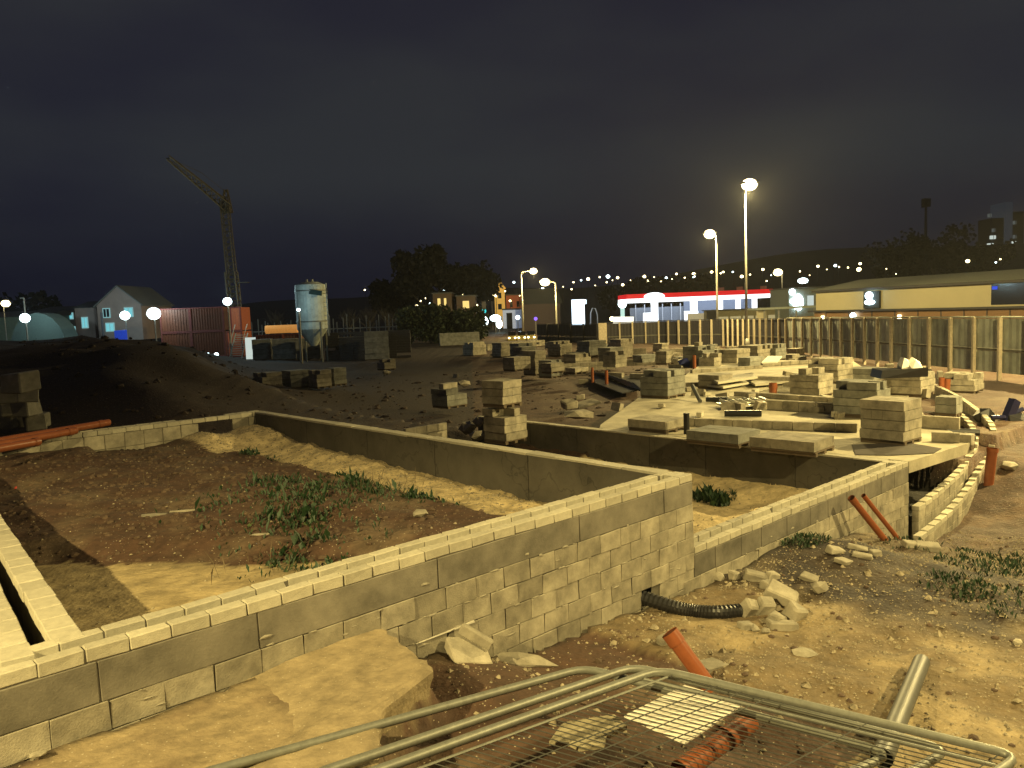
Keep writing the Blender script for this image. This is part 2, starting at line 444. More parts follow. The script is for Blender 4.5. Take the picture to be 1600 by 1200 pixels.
# ---------------------------------------------------------------- street lamps (the ones that carry a light)
def lamp_post(x, y, z0, h, ang, label, power, col=SODIUM, arm=.9, head=.33, group='street lamps along the road', cast=True, cutoff=0, emi=None, pr=.09, name='street_lamp'):
    t = thing(name, label, 'street lamp', (x, y, z0), ang, group)
    MB().tube([(0, 0, 0), (0, 0, h*.3), (0, 0, h-.35)], pr, 10, pr*.5).build('pole', M_STEELP, t, smooth=True)
    MB().tube([(0, 0, 0), (0, 0, 1.1)], pr*1.5, 10).build('base_sleeve', M_STEELP, t, smooth=True)
    MB().tube([(0, 0, h-.38), (.08, 0, h-.15), (.3*arm, 0, h-.02), (arm, 0, h+.03)], pr*.45, 8).build('arm', M_STEELP, t, smooth=True)
    hd = MB(); hd.box(arm-head*.9, arm+head*1.3, -head*.45, head*.45, h+.02, h+.16, j=.01); hd.build('lantern_housing', M_STEELP, t)
    MB().ell((arm+head*.2, 0, h-.03), head*1.0, head*.8, head*.75, 14, 8).build('lantern_bowl', emi or E_LAMP, t, smooth=True)
    if cast:
        ld = bpy.data.lights.new('lamp_light', 'SPOT' if cutoff else 'POINT'); ld.energy = power; ld.color = col; ld.shadow_soft_size = .12
        if cutoff: ld.spot_size = math.radians(cutoff); ld.spot_blend = .22
        lo = bpy.data.objects.new('lamp_light', ld); COL.objects.link(lo); lo.parent = t; lo.location = (arm+head*.2, 0, h-head-.12)
    return t
lamp_post(-8.9, -4.4, 0, 9.0, math.radians(60), 'tall street lamp behind the camera on the left', 15500, cutoff=147, name='street_lamp')
lamp_post(11.5, 2.6, 0, 9.5, math.radians(150), 'tall street lamp on the pavement right of the walls', 7600, cutoff=160, name='street_lamp')
lamp_post(18.8, 18.0, -.4, 9.5, math.radians(170), 'tall street lamp inside the right end of the hoarding', 15000, cutoff=160, name='street_lamp')
lamp_post(31.0, 36.5, -.2, 10, math.radians(185), 'tall street lamp on the road side of the hoarding at right', 36000, cutoff=161, name='street_lamp')

# ---------------------------------------------------------------- masonry
def variants(name, sx, sy, sz, m, n=4, c=.007, j=.004):
    return [MB().cham(sx, sy, sz, c, None, j).data(name, m) for _ in range(n)]
CP, CL = .286, .276
cope_v = variants('coping_block', CL, .112, .098, M_COPE)
blk_v = variants('block', .362, .12, .208, M_BLOCK, 6, .004, .006)
half_v = variants('block', .177, .12, .208, M_BLOCK, 2, .004, .005)
def put(vs_, name, parent, x, y, z, rz=0):
    o = link(name, random.choice(vs_), parent, (x+random.uniform(-.003, .003), y+random.uniform(-.004, .004), z+random.uniform(-.002, .002)))
    o.rotation_euler = (0, 0, rz+random.uniform(-.006, .006)); return o
def wall_leaves(t, u0, u1, ztop, zlow, panels, outer=True, gap=None, skip=None, hole=None):
    """coping rows and courses in the parent's frame, x along the wall"""
    n = int((u1-u0)/CP)
    for i in range(n):
        x = u1-(i+.5)*CP
        put(cope_v, 'coping_block', t, x, .0625, ztop-.05)
        if not (gap and gap[0] < x < gap[1]): put(cope_v, 'coping_block', t, x-.09 if i else x-.05, .325, ztop-.05)
    # coursed panels under the coping
    for a, b in zip(panels[:-1], panels[1:]):
        MB().cham(b-a-.012, .118, .292, .006, None, .003).build('concrete_panel', M_PANEL, t, ((a+b)/2, .062, ztop-.1-.15))
        MB().cham(b-a-.012, .118, .292, .006, None, .003).build('concrete_panel', M_PANEL, t, ((a+b)/2, .325, ztop-.1-.15))
    z = ztop-.4; r = 0
    while z > zlow:
        off = .185*(r % 2)
        x = u1
        first = True
        while x > u0:
            wd = .37
            if first and r % 2: wd = .185
            cx = x-wd/2; first = False
            zt_ = z-.1075
            p = wld(cx, -.12)
            if z > gz(p.x, p.y)-.03 and not (skip and skip(cx, zt_)):
                put(blk_v if wd > .2 else half_v, 'block', t, cx, .062, zt_)
            x -= wd
        z -= .215; r += 1
    # mortar core set back behind the faces, closes the joints
    gm = mat('grey_mortar', (.12, .108, .085), nscale=20)
    if hole:
        MB().box(u0, hole-.2, .015, .11, zlow, ztop-.012).build('mortar_bed', gm, t); MB().box(hole+.2, u1-.02, .015, .11, zlow, ztop-.012).build('mortar_bed', gm, t)
        MB().box(hole-.198, hole+.198, .015, .11, .165, ztop-.012).build('mortar_bed', gm, t)
    else: MB().box(u0, u1-.02, .015, .11, zlow, ztop-.012).build('mortar_bed', gm, t)
    MB().box(u0, u1-.02, .275, .37, zlow, ztop-.012).build('mortar_bed', MATS['grey_mortar'], t)

def nu(xpix):   # u of a joint seen at picture column xpix along the front coping
    y = 1055-.291*xpix
    return loc(at(xpix, y, 1.43))[0]
t = thing('foundation_wall', 'long cavity block wall across the foreground, its higher half with pale double coping', 'wall', (O.x, O.y, 0), ANG, 'cavity foundation walls')
w1 = t
HU = loc(at(1024, 945, .05))[0]
wall_leaves(t, -9.4, 0, 1.43, -.35, [-9.4]+[nu(x) for x in (150, 401, 683, 905, 1037)]+[-.005],
            skip=lambda u, z: (abs(u-HU) < .187 and -.05 < z < 0.2), hole=HU, gap=(-7.62, -7.38))
MB().cham(.27, .145, .096, .006).build('coping_block', M_COPE, t, (-.14, .195, 1.381))
MB().box(-4.45, -3.75, -.008, .02, .592, .606, j=.005).build('mortar_line', M_MORT, t)
t = thing('foundation_wall', 'lower cavity block wall stepping down to the right, orange pipe leaning on it', 'wall', (O.x, O.y, 0), ANG, 'cavity foundation walls')
wall_leaves(t, 0.004, 7.17, .45, -1.45, [.004, .5, 1.15, 1.7, 2.45, 3.2, 3.8, 4.5, 5.2, 5.9, 6.5, 7.165])
MB().cham(.27, .145, .096, .006).build('coping_block', M_COPE, t, (7.0, .195, .401))

# smeared and squeezed-out mortar along the joints of the near walls: nobody could count the blobs
mb = MB(); rr_ = random.Random(5)
for _ in range(240):
    uu = rr_.uniform(-8.5, 7.0); zt_ = (1.03 if uu < 0 else .05)-.215*rr_.randrange(0, 5)+rr_.uniform(-.008, .008)
    if rr_.random() < .35: zt_ += rr_.uniform(-.1, .1)
    p = wld(uu, -.05)
    if zt_ < gz(p.x, p.y)+.02: continue
    wv = rr_.uniform(.015, .09); hv = rr_.uniform(.005, .02); i = len(mb.v); K = 7
    mb.v += [Vector((uu+math.cos(q*6.283/K)*wv*rr_.uniform(.5, 1.1), .0005, zt_+math.sin(q*6.283/K)*hv*rr_.uniform(.5, 1.3))) for q in range(K)]+[Vector((uu, -.007, zt_))]
    mb.f += [(i+q, i+(q+1) % K, i+K) for q in range(K)]
stuff(mb.build('mortar_smears', mat('pale_mortar_smear', (.30, .275, .215), nscale=25, nstr=.3), w1))

# party walls (smooth grey, thin pale top)
def party(u, thick, z0, z1, v0, v1, joints, label, lit=False):
    t = thing('party_wall', label, 'wall', tuple(wld(u, 0, 0)), ANG, 'cross walls of the house plots')
    js = [v0]+joints+[v1]
    for a, b in zip(js[:-1], js[1:]):
        MB().box(-thick/2, thick/2, a+.009, b-.009, z0, z1-.035, j=.004).build('concrete_panel', M_PARTY, t)
    n = int((v1-v0)/.6)
    for i in range(n):
        a = v0+(v1-v0)*i/n
        MB().box(-thick/2-.006, thick/2+.006, a+.003, a+(v1-v0)/n-.003, z1-.032, z1, j=.006).build('coping_strip', M_COPE, t)
    MB().box(-thick/2+.03, thick/2-.03, v0, v1, z0, z1-.05).build('mortar_core', MATS['grey_mortar'], t)
    return t
jl = [loc(at(x, y, 1.43))[1] for x, y in ((828, 707), (683, 685), (585, 668), (497, 653))]
party(-.12, .2, -.3, 1.43, .37, 12.3, jl, 'high grey party wall between the soil-filled plot and the plot beside it')
party(7.05, .2, -1.3, .45, .37, 12.5, [2.2, 4.4, 6.0, 8.4, 10.2], 'low grey party wall in front of the block packs on the slab')

# left wall pair: two leaves with a black cavity
angL = math.atan2(LWd.y, LWd.x)
t = thing('foundation_wall', 'pair of pale block leaves with a black cavity, running along the left edge', 'wall', (LW0.x, LW0.y, 0), angL, 'cavity foundation walls')
wide = variants('coping_block', .276, .20, .098, M_COPE, 5)
for i in range(42):
    x = .02+i*CP
    if x > 11.3: break
    z = 1.381
    put(wide, 'coping_block', t, x+.12, .10, z)
    put(wide, 'coping_block', t, x+.02, .42 if 1 else 0, z)
    if i % 3 == 0:
        MB().cham(CP*3-.012, .19, .30, .006, None, .003).build('block', M_PANEL, t, (x+CP*1.5-.02, .10, 1.18))
        MB().cham(CP*3-.012, .19, .30, .006, None, .003).build('block', M_PANEL, t, (x+CP*1.5-.02, .42, 1.18))
        MB().cham(CP*3-.012, .19, .45, .006, None, .003).build('block', M_PANEL, t, (x+CP*1.5-.02, .10, .80))
        MB().cham(CP*3-.012, .19, .45, .006, None, .003).build('block', M_PANEL, t, (x+CP*1.5-.02, .42, .80))
# back wall of the left plot
t = thing('foundation_wall', 'back wall of the soil-filled plot with a rectangular gap beside the gravel heap', 'wall', tuple(wld(0, 12.3, 0)), ANG, 'cavity foundation walls')
for i in range(34):
    x = -.15-i*CP
    put(cope_v, 'coping_block', t, x, .06, 1.38)
    if not (-2.15 < x < -.75): put(cope_v, 'coping_block', t, x, .30, 1.38)
for i in range(24):
    x = -.2-i*.40
    if -1.75 < x < -.75: continue
    for zz in (1.17, .80):
        MB().cham(.39, .12, .30 if zz > 1 else .42, .007, None, .004).build('block', M_BLOCK, t, (x, .062, zz))
MB().box(-9.8, -2.1, .015, .10, .4, 1.33).build('mortar_bed', MATS['grey_mortar'], t)
MB().box(-.75, 0, .015, .10, .4, 1.33).build('mortar_bed', MATS['grey_mortar'], t)
# back wall of the second plot (partly broken)
t = thing('foundation_wall', 'broken low back wall of the empty plot, split by a dark slot', 'wall', tuple(wld(0, 12.35, 0)), ANG, 'cavity foundation walls')
for i in range(12):
    x = .5+i*CP
    for yy in (.06, .36): put(cope_v, 'coping_block', t, x, yy, .40)
    if i % 2 == 0:
        for zz in (.2, -.1): put(blk_v, 'block', t, x+.1, .06, zz-.0)
for x in (4.35, 4.72, 5.1, 5.45):
    for zz, yy in ((.33, .06), (.11, .06), (-.1, .06)): put(blk_v, 'block', t, x, yy, zz)
MB().box(.36, 3.85, .015, .10, -.6, .34).build('mortar_bed', MATS['grey_mortar'], t)

# ---------------------------------------------------------------- broken floor slab left of centre
def ragged(pts, amp, step=.12, seed=1):
    out = []
    for a, b in zip(pts, pts[1:]+pts[:1]):
        d = (b-a); n = max(1, int(d.length/step))
        for k in range(n):
            p = a+d*k/n; out.append(p+Vector((noise.noise(Vector((p.x*6, p.y*6, seed))), noise.noise(Vector((p.x*6, p.y*6, seed+9))), 0))*amp)
    return out
mb = MB(); NV, NU = 34, 40
def ap_edge(v):
    for (a, ua), (b, ub) in zip(SE[:-1], SE[1:]):
        if v >= b: return ua+(ub-ua)*(a-v)/(a-b) + .045*noise.noise(Vector((v*9, 0, 5)))+.03*noise.noise(Vector((v*27, 2, 5)))
for j_ in range(NV+1):
    v = -.004-2.3*j_/NV; ue = ap_edge(v)
    for i_ in range(NU+1):
        d = 2.1*(i_/NU)**1.5; u = ue-d; q = wld(u, v)
        z = .872 + .010*noise.noise(Vector((q.x*5, q.y*5, 1))) - .02*max(0, 1-d/.06) - .11*sm(.7, 1.9, d) - .10*sm(-1.5, -2.3, v)
        mb.v.append(Vector((q.x, q.y, z)))
for j_ in range(NV):
    for i_ in range(NU): a = j_*(NU+1)+i_; mb.f.append((a, a+1, a+NU+2, a+NU+1))
b = len(mb.v)
for k_, (dz, du) in enumerate(((.05, .0), (.11, -.035), (.20, -.05))):
    for j_ in range(NV+1):
        q = wld(ap_edge(-.004-2.3*j_/NV)+du+.02*noise.noise(Vector((j_*.7, k_, 3))), -.004-2.3*j_/NV); mb.v.append(Vector((q.x, q.y, .86-dz)))
for j_ in range(NV):
    mb.f.append((j_*(NU+1), (j_+1)*(NU+1), b+j_+1, b+j_))
    for k_ in range(2): a = b+k_*(NV+1)+j_; mb.f.append((a, a+1, a+NV+2, a+NV+1))
o = mb.build('concrete_slab', M_SLAB, smooth=False)
tag(o, 'broken concrete apron with a jagged end against the foot of the high wall', 'slab')

# ---------------------------------------------------------------- slab of the third building, with packs
SP = [wld(7.18, .0), wld(10.1, -.25), wld(11.4, .7), wld(13.2, 1.8), wld(16.6, 3.4), wld(20.3, 5.4), wld(25.2, 8.2), wld(31, 11.5), wld(31, 20), wld(20.6, 14.5), wld(13.2, 11.2), wld(7.7, 8.2), wld(7.18, 7.8)]
t = thing('building_slab', 'wide pale block and beam floor carrying the packs of blocks', 'slab', (0, 0, 0))
MB().poly([(p.x, p.y) for p in SP], .22, .45).build('floor_deck', mat('deck_concrete', (.46, .42, .31), nscale=1.1, nstr=.4, bump=.008, bscale=20), t)
# recessed bays in the deck edge: beams and infill blocks along the visible front
bm = MB()
for i in range(26):
    a = 13.5+i*.32
    p0 = wld(a, 2.9+.15*i*.5); p1 = wld(a+.0, 8.6)
    d = (p1-p0).normalized(); q = Vector((d.y, -d.x, 0))*.05
    b = len(bm.v); bm.v += [p0+q+Vector((0, 0, .452)), p0-q+Vector((0, 0, .452)), p1-q+Vector((0, 0, .452)), p1+q+Vector((0, 0, .452)), p0+q+Vector((0, 0, .49)), p0-q+Vector((0, 0, .49)), p1-q+Vector((0, 0, .49)), p1+q+Vector((0, 0, .49))]
    bm.f += [(b+4, b+5, b+6, b+7), (b, b+1, b+5, b+4), (b+1, b+2, b+6, b+5), (b+2, b+3, b+7, b+6), (b+3, b, b+4, b+7)]
stuff(bm.build('floor_beam', M_COPE, t))

def low_wall(p0, p1, h, thick, label, z=.45, m=None, cat='wall', cut=.45):
    p0 = Vector((p0[0], p0[1], z)); p1 = Vector((p1[0], p1[1], z)); d = p1-p0; L_ = d.length; a = math.atan2(d.y, d.x)
    t = thing('low_wall', label, cat, tuple(p0), a, 'low block walls on the far plots')
    n = max(1, int(L_/cut)); n2 = max(1, round(h/.22))
    vv = variants('block', L_/n-.014, thick, h/n2-.012, m or M_BLOCK, 2)
    for r in range(n2):
        for i in range(n):
            if r and random.random() < .06: continue
            o = link('block', random.choice(vv), t, ((i+.5)*L_/n, 0, (r+.5)*h/n2))
    return t
LWALLS = [
 ((1030, 664), (1340, 676), .45, .22, .12, 'low wall parallel to the party wall behind the two flat packs'),
 ((1200, 640), (1330, 648), .45, .3, .15, 'short wall in front of the dark-sided pack on the deck'),
 ((1150, 620), (1320, 632), .45, .2, .25, 'long flat kerb of blocks crossing the deck below the two-block pack'),
 ((1180, 600), (1262, 603), .45, .32, .15, 'row of brown-faced blocks left of the two-block pack'),
 ((1060, 606), (1140, 603), .45, .2, .2, 'pale kerb beside the tall dark-sided pack'),
 ((940, 596), (1010, 600), -.2, .5, .2, 'stub of block wall left of the tall dark-sided pack'),
 ((1080, 588), (1190, 580), .3, .3, .2, 'light block wall behind the ribbed sheets'),
 ((880, 580), (960, 576), 0, .45, .2, 'block wall in the middle distance right of the single pack'),
 ((965, 572), (1060, 570), .1, .4, .2, 'block wall in the middle distance behind the pipe pit'),
 ((1190, 578), (1290, 572), .3, .35, .2, 'long pale wall below the hoarding at right'),
 ((900, 556), (1010, 553), 0, .45, .3, 'far pale wall near the foot of the hoarding, left'),
 ((1020, 556), (1200, 548), 0, .45, .3, 'far pale wall near the foot of the hoarding, right'),
 ((760, 548), (850, 540), 0, .6, .3, 'farthest pale wall below the street lights'),
 ((1455, 690), (1500, 692), .45, .22, .12, 'short wall right of the four-layer pack'),
 ((1440, 668), (1500, 672), .45, .3, .12, 'wall end behind the four-layer pack'),
]
for a, b, z, h, th, lb in LWALLS:
    low_wall(at(a[0], a[1], z), at(b[0], b[1], z), h, th, lb, z)

# curved wall of the bay: two leaves
def curved(path, label, zt=.0):
    t = thing('curved_wall', label, 'wall', (0, 0, 0), 0, 'curved leaves of the bay')
    P = [Vector(p) for p in path]
    # resample
    fine = []
    for i in range(len(P)-1):
        p0 = P[max(i-1, 0)]; p1 = P[i]; p2 = P[i+1]; p3 = P[min(i+2, len(P)-1)]
        for k in range(20):
            s = k/20; fine.append(.5*((2*p1)+(p2-p0)*s+(2*p0-5*p1+4*p2-p3)*s*s+(3*p1-p0-3*p2+p3)*s**3))
    fine.append(P[-1])
    acc = 0; last = fine[0]; step = .42
    cv = variants('coping_block', .41, .14, .1, M_COPE, 3); bv = variants('block', .41, .13, .21, M_BLOCK, 4)
    i = 0; prev = fine[0]; dist = 0
    marks = [fine[0]]
    for q in fine[1:]:
        seg = (q-prev).length
        while dist+seg >= step:
            f = (step-dist)/seg; prev = prev+(q-prev)*f; marks.append(prev.copy()); seg = (q-prev).length; dist = 0
        dist += seg; prev = q
    for a, b in zip(marks[:-1], marks[1:]):
        c = (a+b)/2; an = math.atan2(b.y-a.y, b.x-a.x)
        link('coping_block', random.choice(cv), t, (c.x, c.y, c.z-.05), an)
        for r in range(4):
            link('block', random.choice(bv), t, (c.x, c.y, c.z-.21-r*.215), an)
    return t
curved([at(1432, 838, -.9), at(1478, 800, -.82), at(1512, 760, -.65), at(1537, 718, -.4), at(1552, 690, -.15), at(1548, 660, .1), at(1520, 634, .25), at(1485, 612, .35), at(1440, 592, .45)], 'outer curved leaf of pale blocks sweeping round the end of the slab')
curved([at(1430, 792, -.55), at(1470, 760, -.45), at(1500, 732, -.35), at(1516, 708, -.2), at(1524, 688, -.02), at(1518, 664, .15), at(1496, 643, .3), at(1460, 620, .4)], 'inner curved leaf of pale blocks in the dark gap below the slab')

# ---------------------------------------------------------------- packs of blocks
layer_cache = {}
M_BLOCK2 = mat('grey_block_pack', (.20, .20, .175), var=.3, nscale=3, nstr=.45, bump=.006, bscale=70)
def layer_mesh(w_, d_, h_, k, gaps=0, dk=0):
    key = (round(w_, 2), round(d_, 2), round(h_, 2), k, gaps, dk)
    if key in layer_cache: return layer_cache[key]
    mb = MB(); nx_ = max(2, round(w_/.44)); ny_ = max(2, round(d_/.22))
    if k % 2: nx_, ny_ = max(2, round(w_/.22)), max(2, round(d_/.44))
    for i in range(nx_):
        for j in range(ny_):
            if gaps and random.random() < .3: continue
            mb.box(-w_/2+w_*i/nx_+.0015, -w_/2+w_*(i+1)/nx_-.0015, -d_/2+d_*j/ny_+.0015, -d_/2+d_*(j+1)/ny_-.0015, .009, h_-.004, j=.003)
    layer_cache[key] = mb.data('block_layer', M_BLOCK2 if dk else M_BLOCK); return layer_cache[key]
PACK_I = 0
def pack(px, py, z, w_, d_, h_, label, rz=None, top=None, tilt=0, pallet=True, lay=.215, m=None):
    global PACK_I
    PACK_I += 1; dk_ = 1 if (PACK_I*7) % 5 < 2 or lay > .3 else 0
    p = at(px, py, z) if z is not None else Vector(px)
    if rz is None: rz = ANG+random.uniform(-.08, .08)
    t = thing('block_pack', label, 'block pack', (p.x, p.y, p.z), rz, 'packs of concrete blocks about the site')
    z0 = 0
    if pallet:
        mb = MB()
        for q in (-1, 0, 1): mb.box(q*w_*.42-.05, q*w_*.42+.05, -d_/2, d_/2, 0, .07)
        mb.box(-w_/2, w_/2, -d_/2, d_/2, .072, .095)
        mb.build('pallet', mat('pallet_timber', (.12, .09, .06)), t); z0 = .095
    n = max(1, round((h_-z0)/lay))
    for k in range(n):
        o = link('block_layer', layer_mesh(w_, d_, lay, k % 2, random.choice((0, 1, 2)) if (k == n-1 and n > 2 and lay < .3) else 0, dk_), t, (random.uniform(-.022, .022), random.uniform(-.022, .022), z0+k*lay))
        o.rotation_euler = (0, 0, random.uniform(-.025, .025))
    if top:
        for (ox, oy) in top:
            link('block', MB().cham(.40, .28, .2, .008, None, .006).data('block', M_BLOCK), t, (ox, oy, z0+n*lay+.1))
    return t
PK = [
 (1392, 690, .45, .85, .95, .95, 'four-layer block pack standing on a dark sheet near the slab edge', None, .0),
 (1028, 672, .45, .95, 1.15, .36, 'leftmost of the three flat packs along the low party wall', None, 0),
 (1130, 692, .45, 1.0, 1.3, .36, 'flat low block pack beside the black duct stub near the party wall', None, 0),
 (1238, 704, .45, 1.0, 1.4, .36, 'flat low block pack, rightmost of the three by the party wall', None, 0),
 (1346, 650, .45, .95, 1.15, .95, 'dark-sided block pack behind the four-layer pack', None, 0),
 (1268, 619, .45, 1.0, 1.0, .72, 'block pack with two loose blocks standing on top', ((-.22, .1), (.22, -.1)), 0),
 (1298, 598, .45, 1.1, 1.2, .95, 'tall block pack behind the one with two loose blocks', None, 0),
 (1352, 596, .45, 1.0, 1.2, .62, 'low block pack between the two taller ones near the hoarding', None, 0),
 (1421, 617, .45, 1.2, 1.1, .75, 'block pack carrying a dark tray and pale bags', ((.3, .2),), 0),
 (1036, 620, .45, 1.15, 1.1, 1.05, 'big block pack with one side in shadow at the back left corner of the slab', None, 0),
 (1118, 606, .45, .95, .9, .62, 'small block pack on a dark pallet between ribbed sheets and pale kerb', None, 0),
 (1503, 612, -.2, 1.3, 1.2, .75, 'block pack on bare earth beside two orange pipe stubs', None, 0),
 (860, 590, 0, .85, .9, .98, 'lone pale block pack on the brown earth in mid picture', None, 0),
 (836, 586, 0, .9, .9, 1.3, 'dark block pack just left of the lone pale pack', None, 0),
 (703, 636, 0, 1.0, .95, .82, 'block pack left of the tall stepped stack, loose rubble on it', ((.2, .1), (-.2, 0)), 0),
 (790, 690, .0, .85, .85, .95, 'lower pack of the tall stepped stack behind the party wall', None, 0),
 (420, 610, .0, 1.1, 1.0, .95, 'leftmost of the four dim block packs on the dark ground', None, 0),
 (463, 606, .0, 1.15, 1.0, .95, 'second from left of the four dim block packs on the dark ground', None, 0),
 (501, 606, .0, .85, .9, .98, 'third from left of the four dim block packs, wrapped in pale film', None, 0),
 (526, 602, .0, .8, .8, .92, 'rightmost of the four dim block packs on the dark ground', None, 0),
 (604, 578, .0, .9, .9, .7, 'small dim pack with yellow rubble at its foot', None, 0),
 (903, 577, .0, 1.3, 1.0, 1.0, 'pack left of the middle-distance block wall', None, 0),
 (955, 572, .0, 1.2, 1.0, 1.1, 'squat pack beside the middle-distance pallets', None, 0),
 (970, 560, .0, 1.3, 1.2, 1.35, 'brown pack in front of the pale hoarding post', None, 0),
 (1092, 574, .2, 1.3, 1.2, 1.25, 'tall pack with a block on top right of the blue bag', ((0, 0),), 0),
 (1146, 573, .2, 1.4, 1.2, .95, 'pack with one dark side in front of the hoarding', None, 0),
 (1180, 565, .2, 1.4, 1.3, 1.0, 'pack below a white sheet in front of the hoarding', None, 0),
 (1205, 563, .2, 1.3, 1.2, .85, 'pack under the bright white sheet', None, 0),
 (875, 556, .0, 1.5, 1.3, 1.1, 'distant pack left of the brown pack', None, 0),
 (925, 556, .0, 1.9, 1.3, 1.2, 'rounded distant pack under the dark hoarding', None, 0),
 (742, 556, .0, 1.5, 1.3, 1.1, 'distant pack at the left end of the lit rows', None, 0),
 (785, 558, .0, 1.2, 1.1, 1.2, 'bright pale distant pack beside the dark trench', None, 0),
 (815, 560, .0, 1.3, 1.2, 1.1, 'distant pack just right of the bright pale one', None, 0),
 (1505, 700, .3, .3, .4, .2, 'single small block by the slab corner', None, 0),
 (1482, 650, .45, .5, .5, .42, 'small cube-shaped pack by the curved wall', None, 0),
]
for px, py, z, w_, d_, h_, lb, top, tl in PK: pack(px, py, z, w_, d_, h_, lb, top=top)
q = at(790, 690, 0)
pack((q.x-.04, q.y, 1.0), 0, None, .78, .78, .75, 'upper pack of the tall stepped stack behind the party wall', rz=ANG+.1)
# dim double stacks in the yard at the left
for i, (px, y0, wd, h_, lb) in enumerate([(412, 562, 1.7, 1.9, 'purplish double stack at the left of the dark yard'), (447, 562, 2.1, 1.9, 'double stack below the silo, left'), (484, 562, 2.1, 1.9, 'double stack directly below the silo'), (549, 561, 2.6, 1.9, 'wide dim double stack right of the silo'), (590, 562, 2.0, 2.2, 'tall grey crate-like stack with a pale edge, right of the silo'), (718, 540, 4.5, 1.7, 'long dim stack below the dark bush')]):
    pack(px, y0, 0, wd, 1.5, h_, lb, rz=.15, lay=.46)


for i in range(34):
    px = random.uniform(720, 1260); py = random.uniform(541, 600) if px < 980 else random.uniform(548, 585)
    if px < 800 and py > 560: continue
    w_ = random.choice((.7, .9, 1.2)); q = at(px, py, 0)
    pack((q.x, q.y, gz(q.x, q.y) if not (7.6 < loc(q)[0] < 31 and loc(q)[1] > 2) else .45), 0, None, w_, random.choice((.7, .9)), random.choice((.35, .55, .8)), 'small pale block stack '+('among the far rows on the left of the yard' if px < 900 else 'among the far rows below the dark hoarding' if px < 1080 else 'among the far rows below the right part of the hoarding'), pallet=random.random() < .5)
for i in range(120):
    px = random.uniform(700, 1480); py = random.uniform(540, 655)
    if px < 960 and py > 600 or px < 900 and py > 575: continue
    q = at(px, py, .45); a, b = loc(q)
    on = 7.7 < a < 31 and 1 < b < 11
    q.z = .45 if on else gz(q.x, q.y)
    o = link('block', random.choice(blk_v if i % 3 else cope_v), None, (q.x, q.y, q.z+.09)); o.rotation_euler = (random.choice((0, 0, .3, 1.57)), random.choice((0, .2)), random.uniform(0, 3.1))
    k_ = random.uniform(.8, 1.5); o.scale = (k_,)*3
    tag(o, 'loose pale block lying '+('on the deck between the packs' if on else 'on the bare ground among the far stacks'), 'block', 'loose blocks on the deck' if on else 'loose blocks on the ground')
for i, (a, b) in enumerate((((1448, 672), (1530, 676)), ((1452, 683), (1522, 684)))):
    tag(MB().tube([at(a[0], a[1], .3), at(b[0], b[1], .25)], .085, 10).build('duct_pipe', M_BLACK), ['upper', 'lower'][i]+' black pipe lying between the deck and the curved wall', 'pipe', 'grey and black ducts')

# ---------------------------------------------------------------- perimeter hoarding
def hoarding(pts, label, spacing, h0=2.6, m=M_SHEET, post=M_WOODP, rail_z=1.15, cap=True):
    t = thing('site_hoarding', label, 'fence', (pts[0][0], pts[0][1], 0), 0, 'sheet hoarding round the site')
    ox, oy = pts[0][0], pts[0][1]
    for (x0, y0, z0), (x1, y1, z1) in zip(pts[:-1], pts[1:]):
        d = Vector((x1-x0, y1-y0)); n = max(1, round(d.length/spacing)); a = math.atan2(d.y, d.x)
        for i in range(n):
            s0, s1 = i/n, (i+1)/n
            ax, ay, az = x0+d.x*s0-ox, y0+d.y*s0-oy, z0+(z1-z0)*s0
            Mx = Matrix.Translation((ax, ay, az)) @ Matrix.Rotation(a, 4, 'Z')
            wl = d.length/n
            # corrugated sheet
            mb = MB(); k = 8
            for r_, (za, zb) in enumerate(((.12, rail_z-.06), (rail_z+.06, h0-.05))):
                b = len(mb.v)
                for q in range(k+1):
                    xx = wl*q/k; yy = .010*(1 if q % 2 else -1) + .02*r_
                    mb.v += [Mx @ Vector((xx, yy, za)), Mx @ Vector((xx, yy, zb))]
                for q in range(k): mb.f.append((b+2*q, b+2*q+2, b+2*q+3, b+2*q+1))
            mb.build('sheet_panel', m, t)
            MB().box(0.06, wl-.06, -.03, .03, rail_z-.05, rail_z+.05, Mx).build('rail', mat('dull_rail', (.12, .12, .10)), t)
            MB().box(-.075, .075, .045, .19, -.3, h0+.02, Mx, j=.01).build('post', post, t)
            if cap: MB().box(.0, wl, -.02, .06, h0-.02, h0+.06, Mx, j=.008).build('top_rail', m, t)
    return t
# the sheets face the site; posts stand on the site side
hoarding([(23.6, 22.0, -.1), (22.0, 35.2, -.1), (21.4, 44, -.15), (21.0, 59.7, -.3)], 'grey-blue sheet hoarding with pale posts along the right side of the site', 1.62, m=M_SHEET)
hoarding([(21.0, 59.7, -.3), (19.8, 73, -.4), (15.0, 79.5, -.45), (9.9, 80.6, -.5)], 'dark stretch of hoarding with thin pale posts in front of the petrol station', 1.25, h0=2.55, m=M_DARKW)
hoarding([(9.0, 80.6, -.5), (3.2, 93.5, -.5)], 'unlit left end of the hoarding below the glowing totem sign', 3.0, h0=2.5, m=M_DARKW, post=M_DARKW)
o = MB().box(-.42, .42, -.12, .12, -.3, 2.6, j=.02).build('gate_post', M_WOODP, None, (9.45, 80.4, -.5)); tag(o, 'broad pale gate post in the hoarding, left of its thin pale posts', 'post')

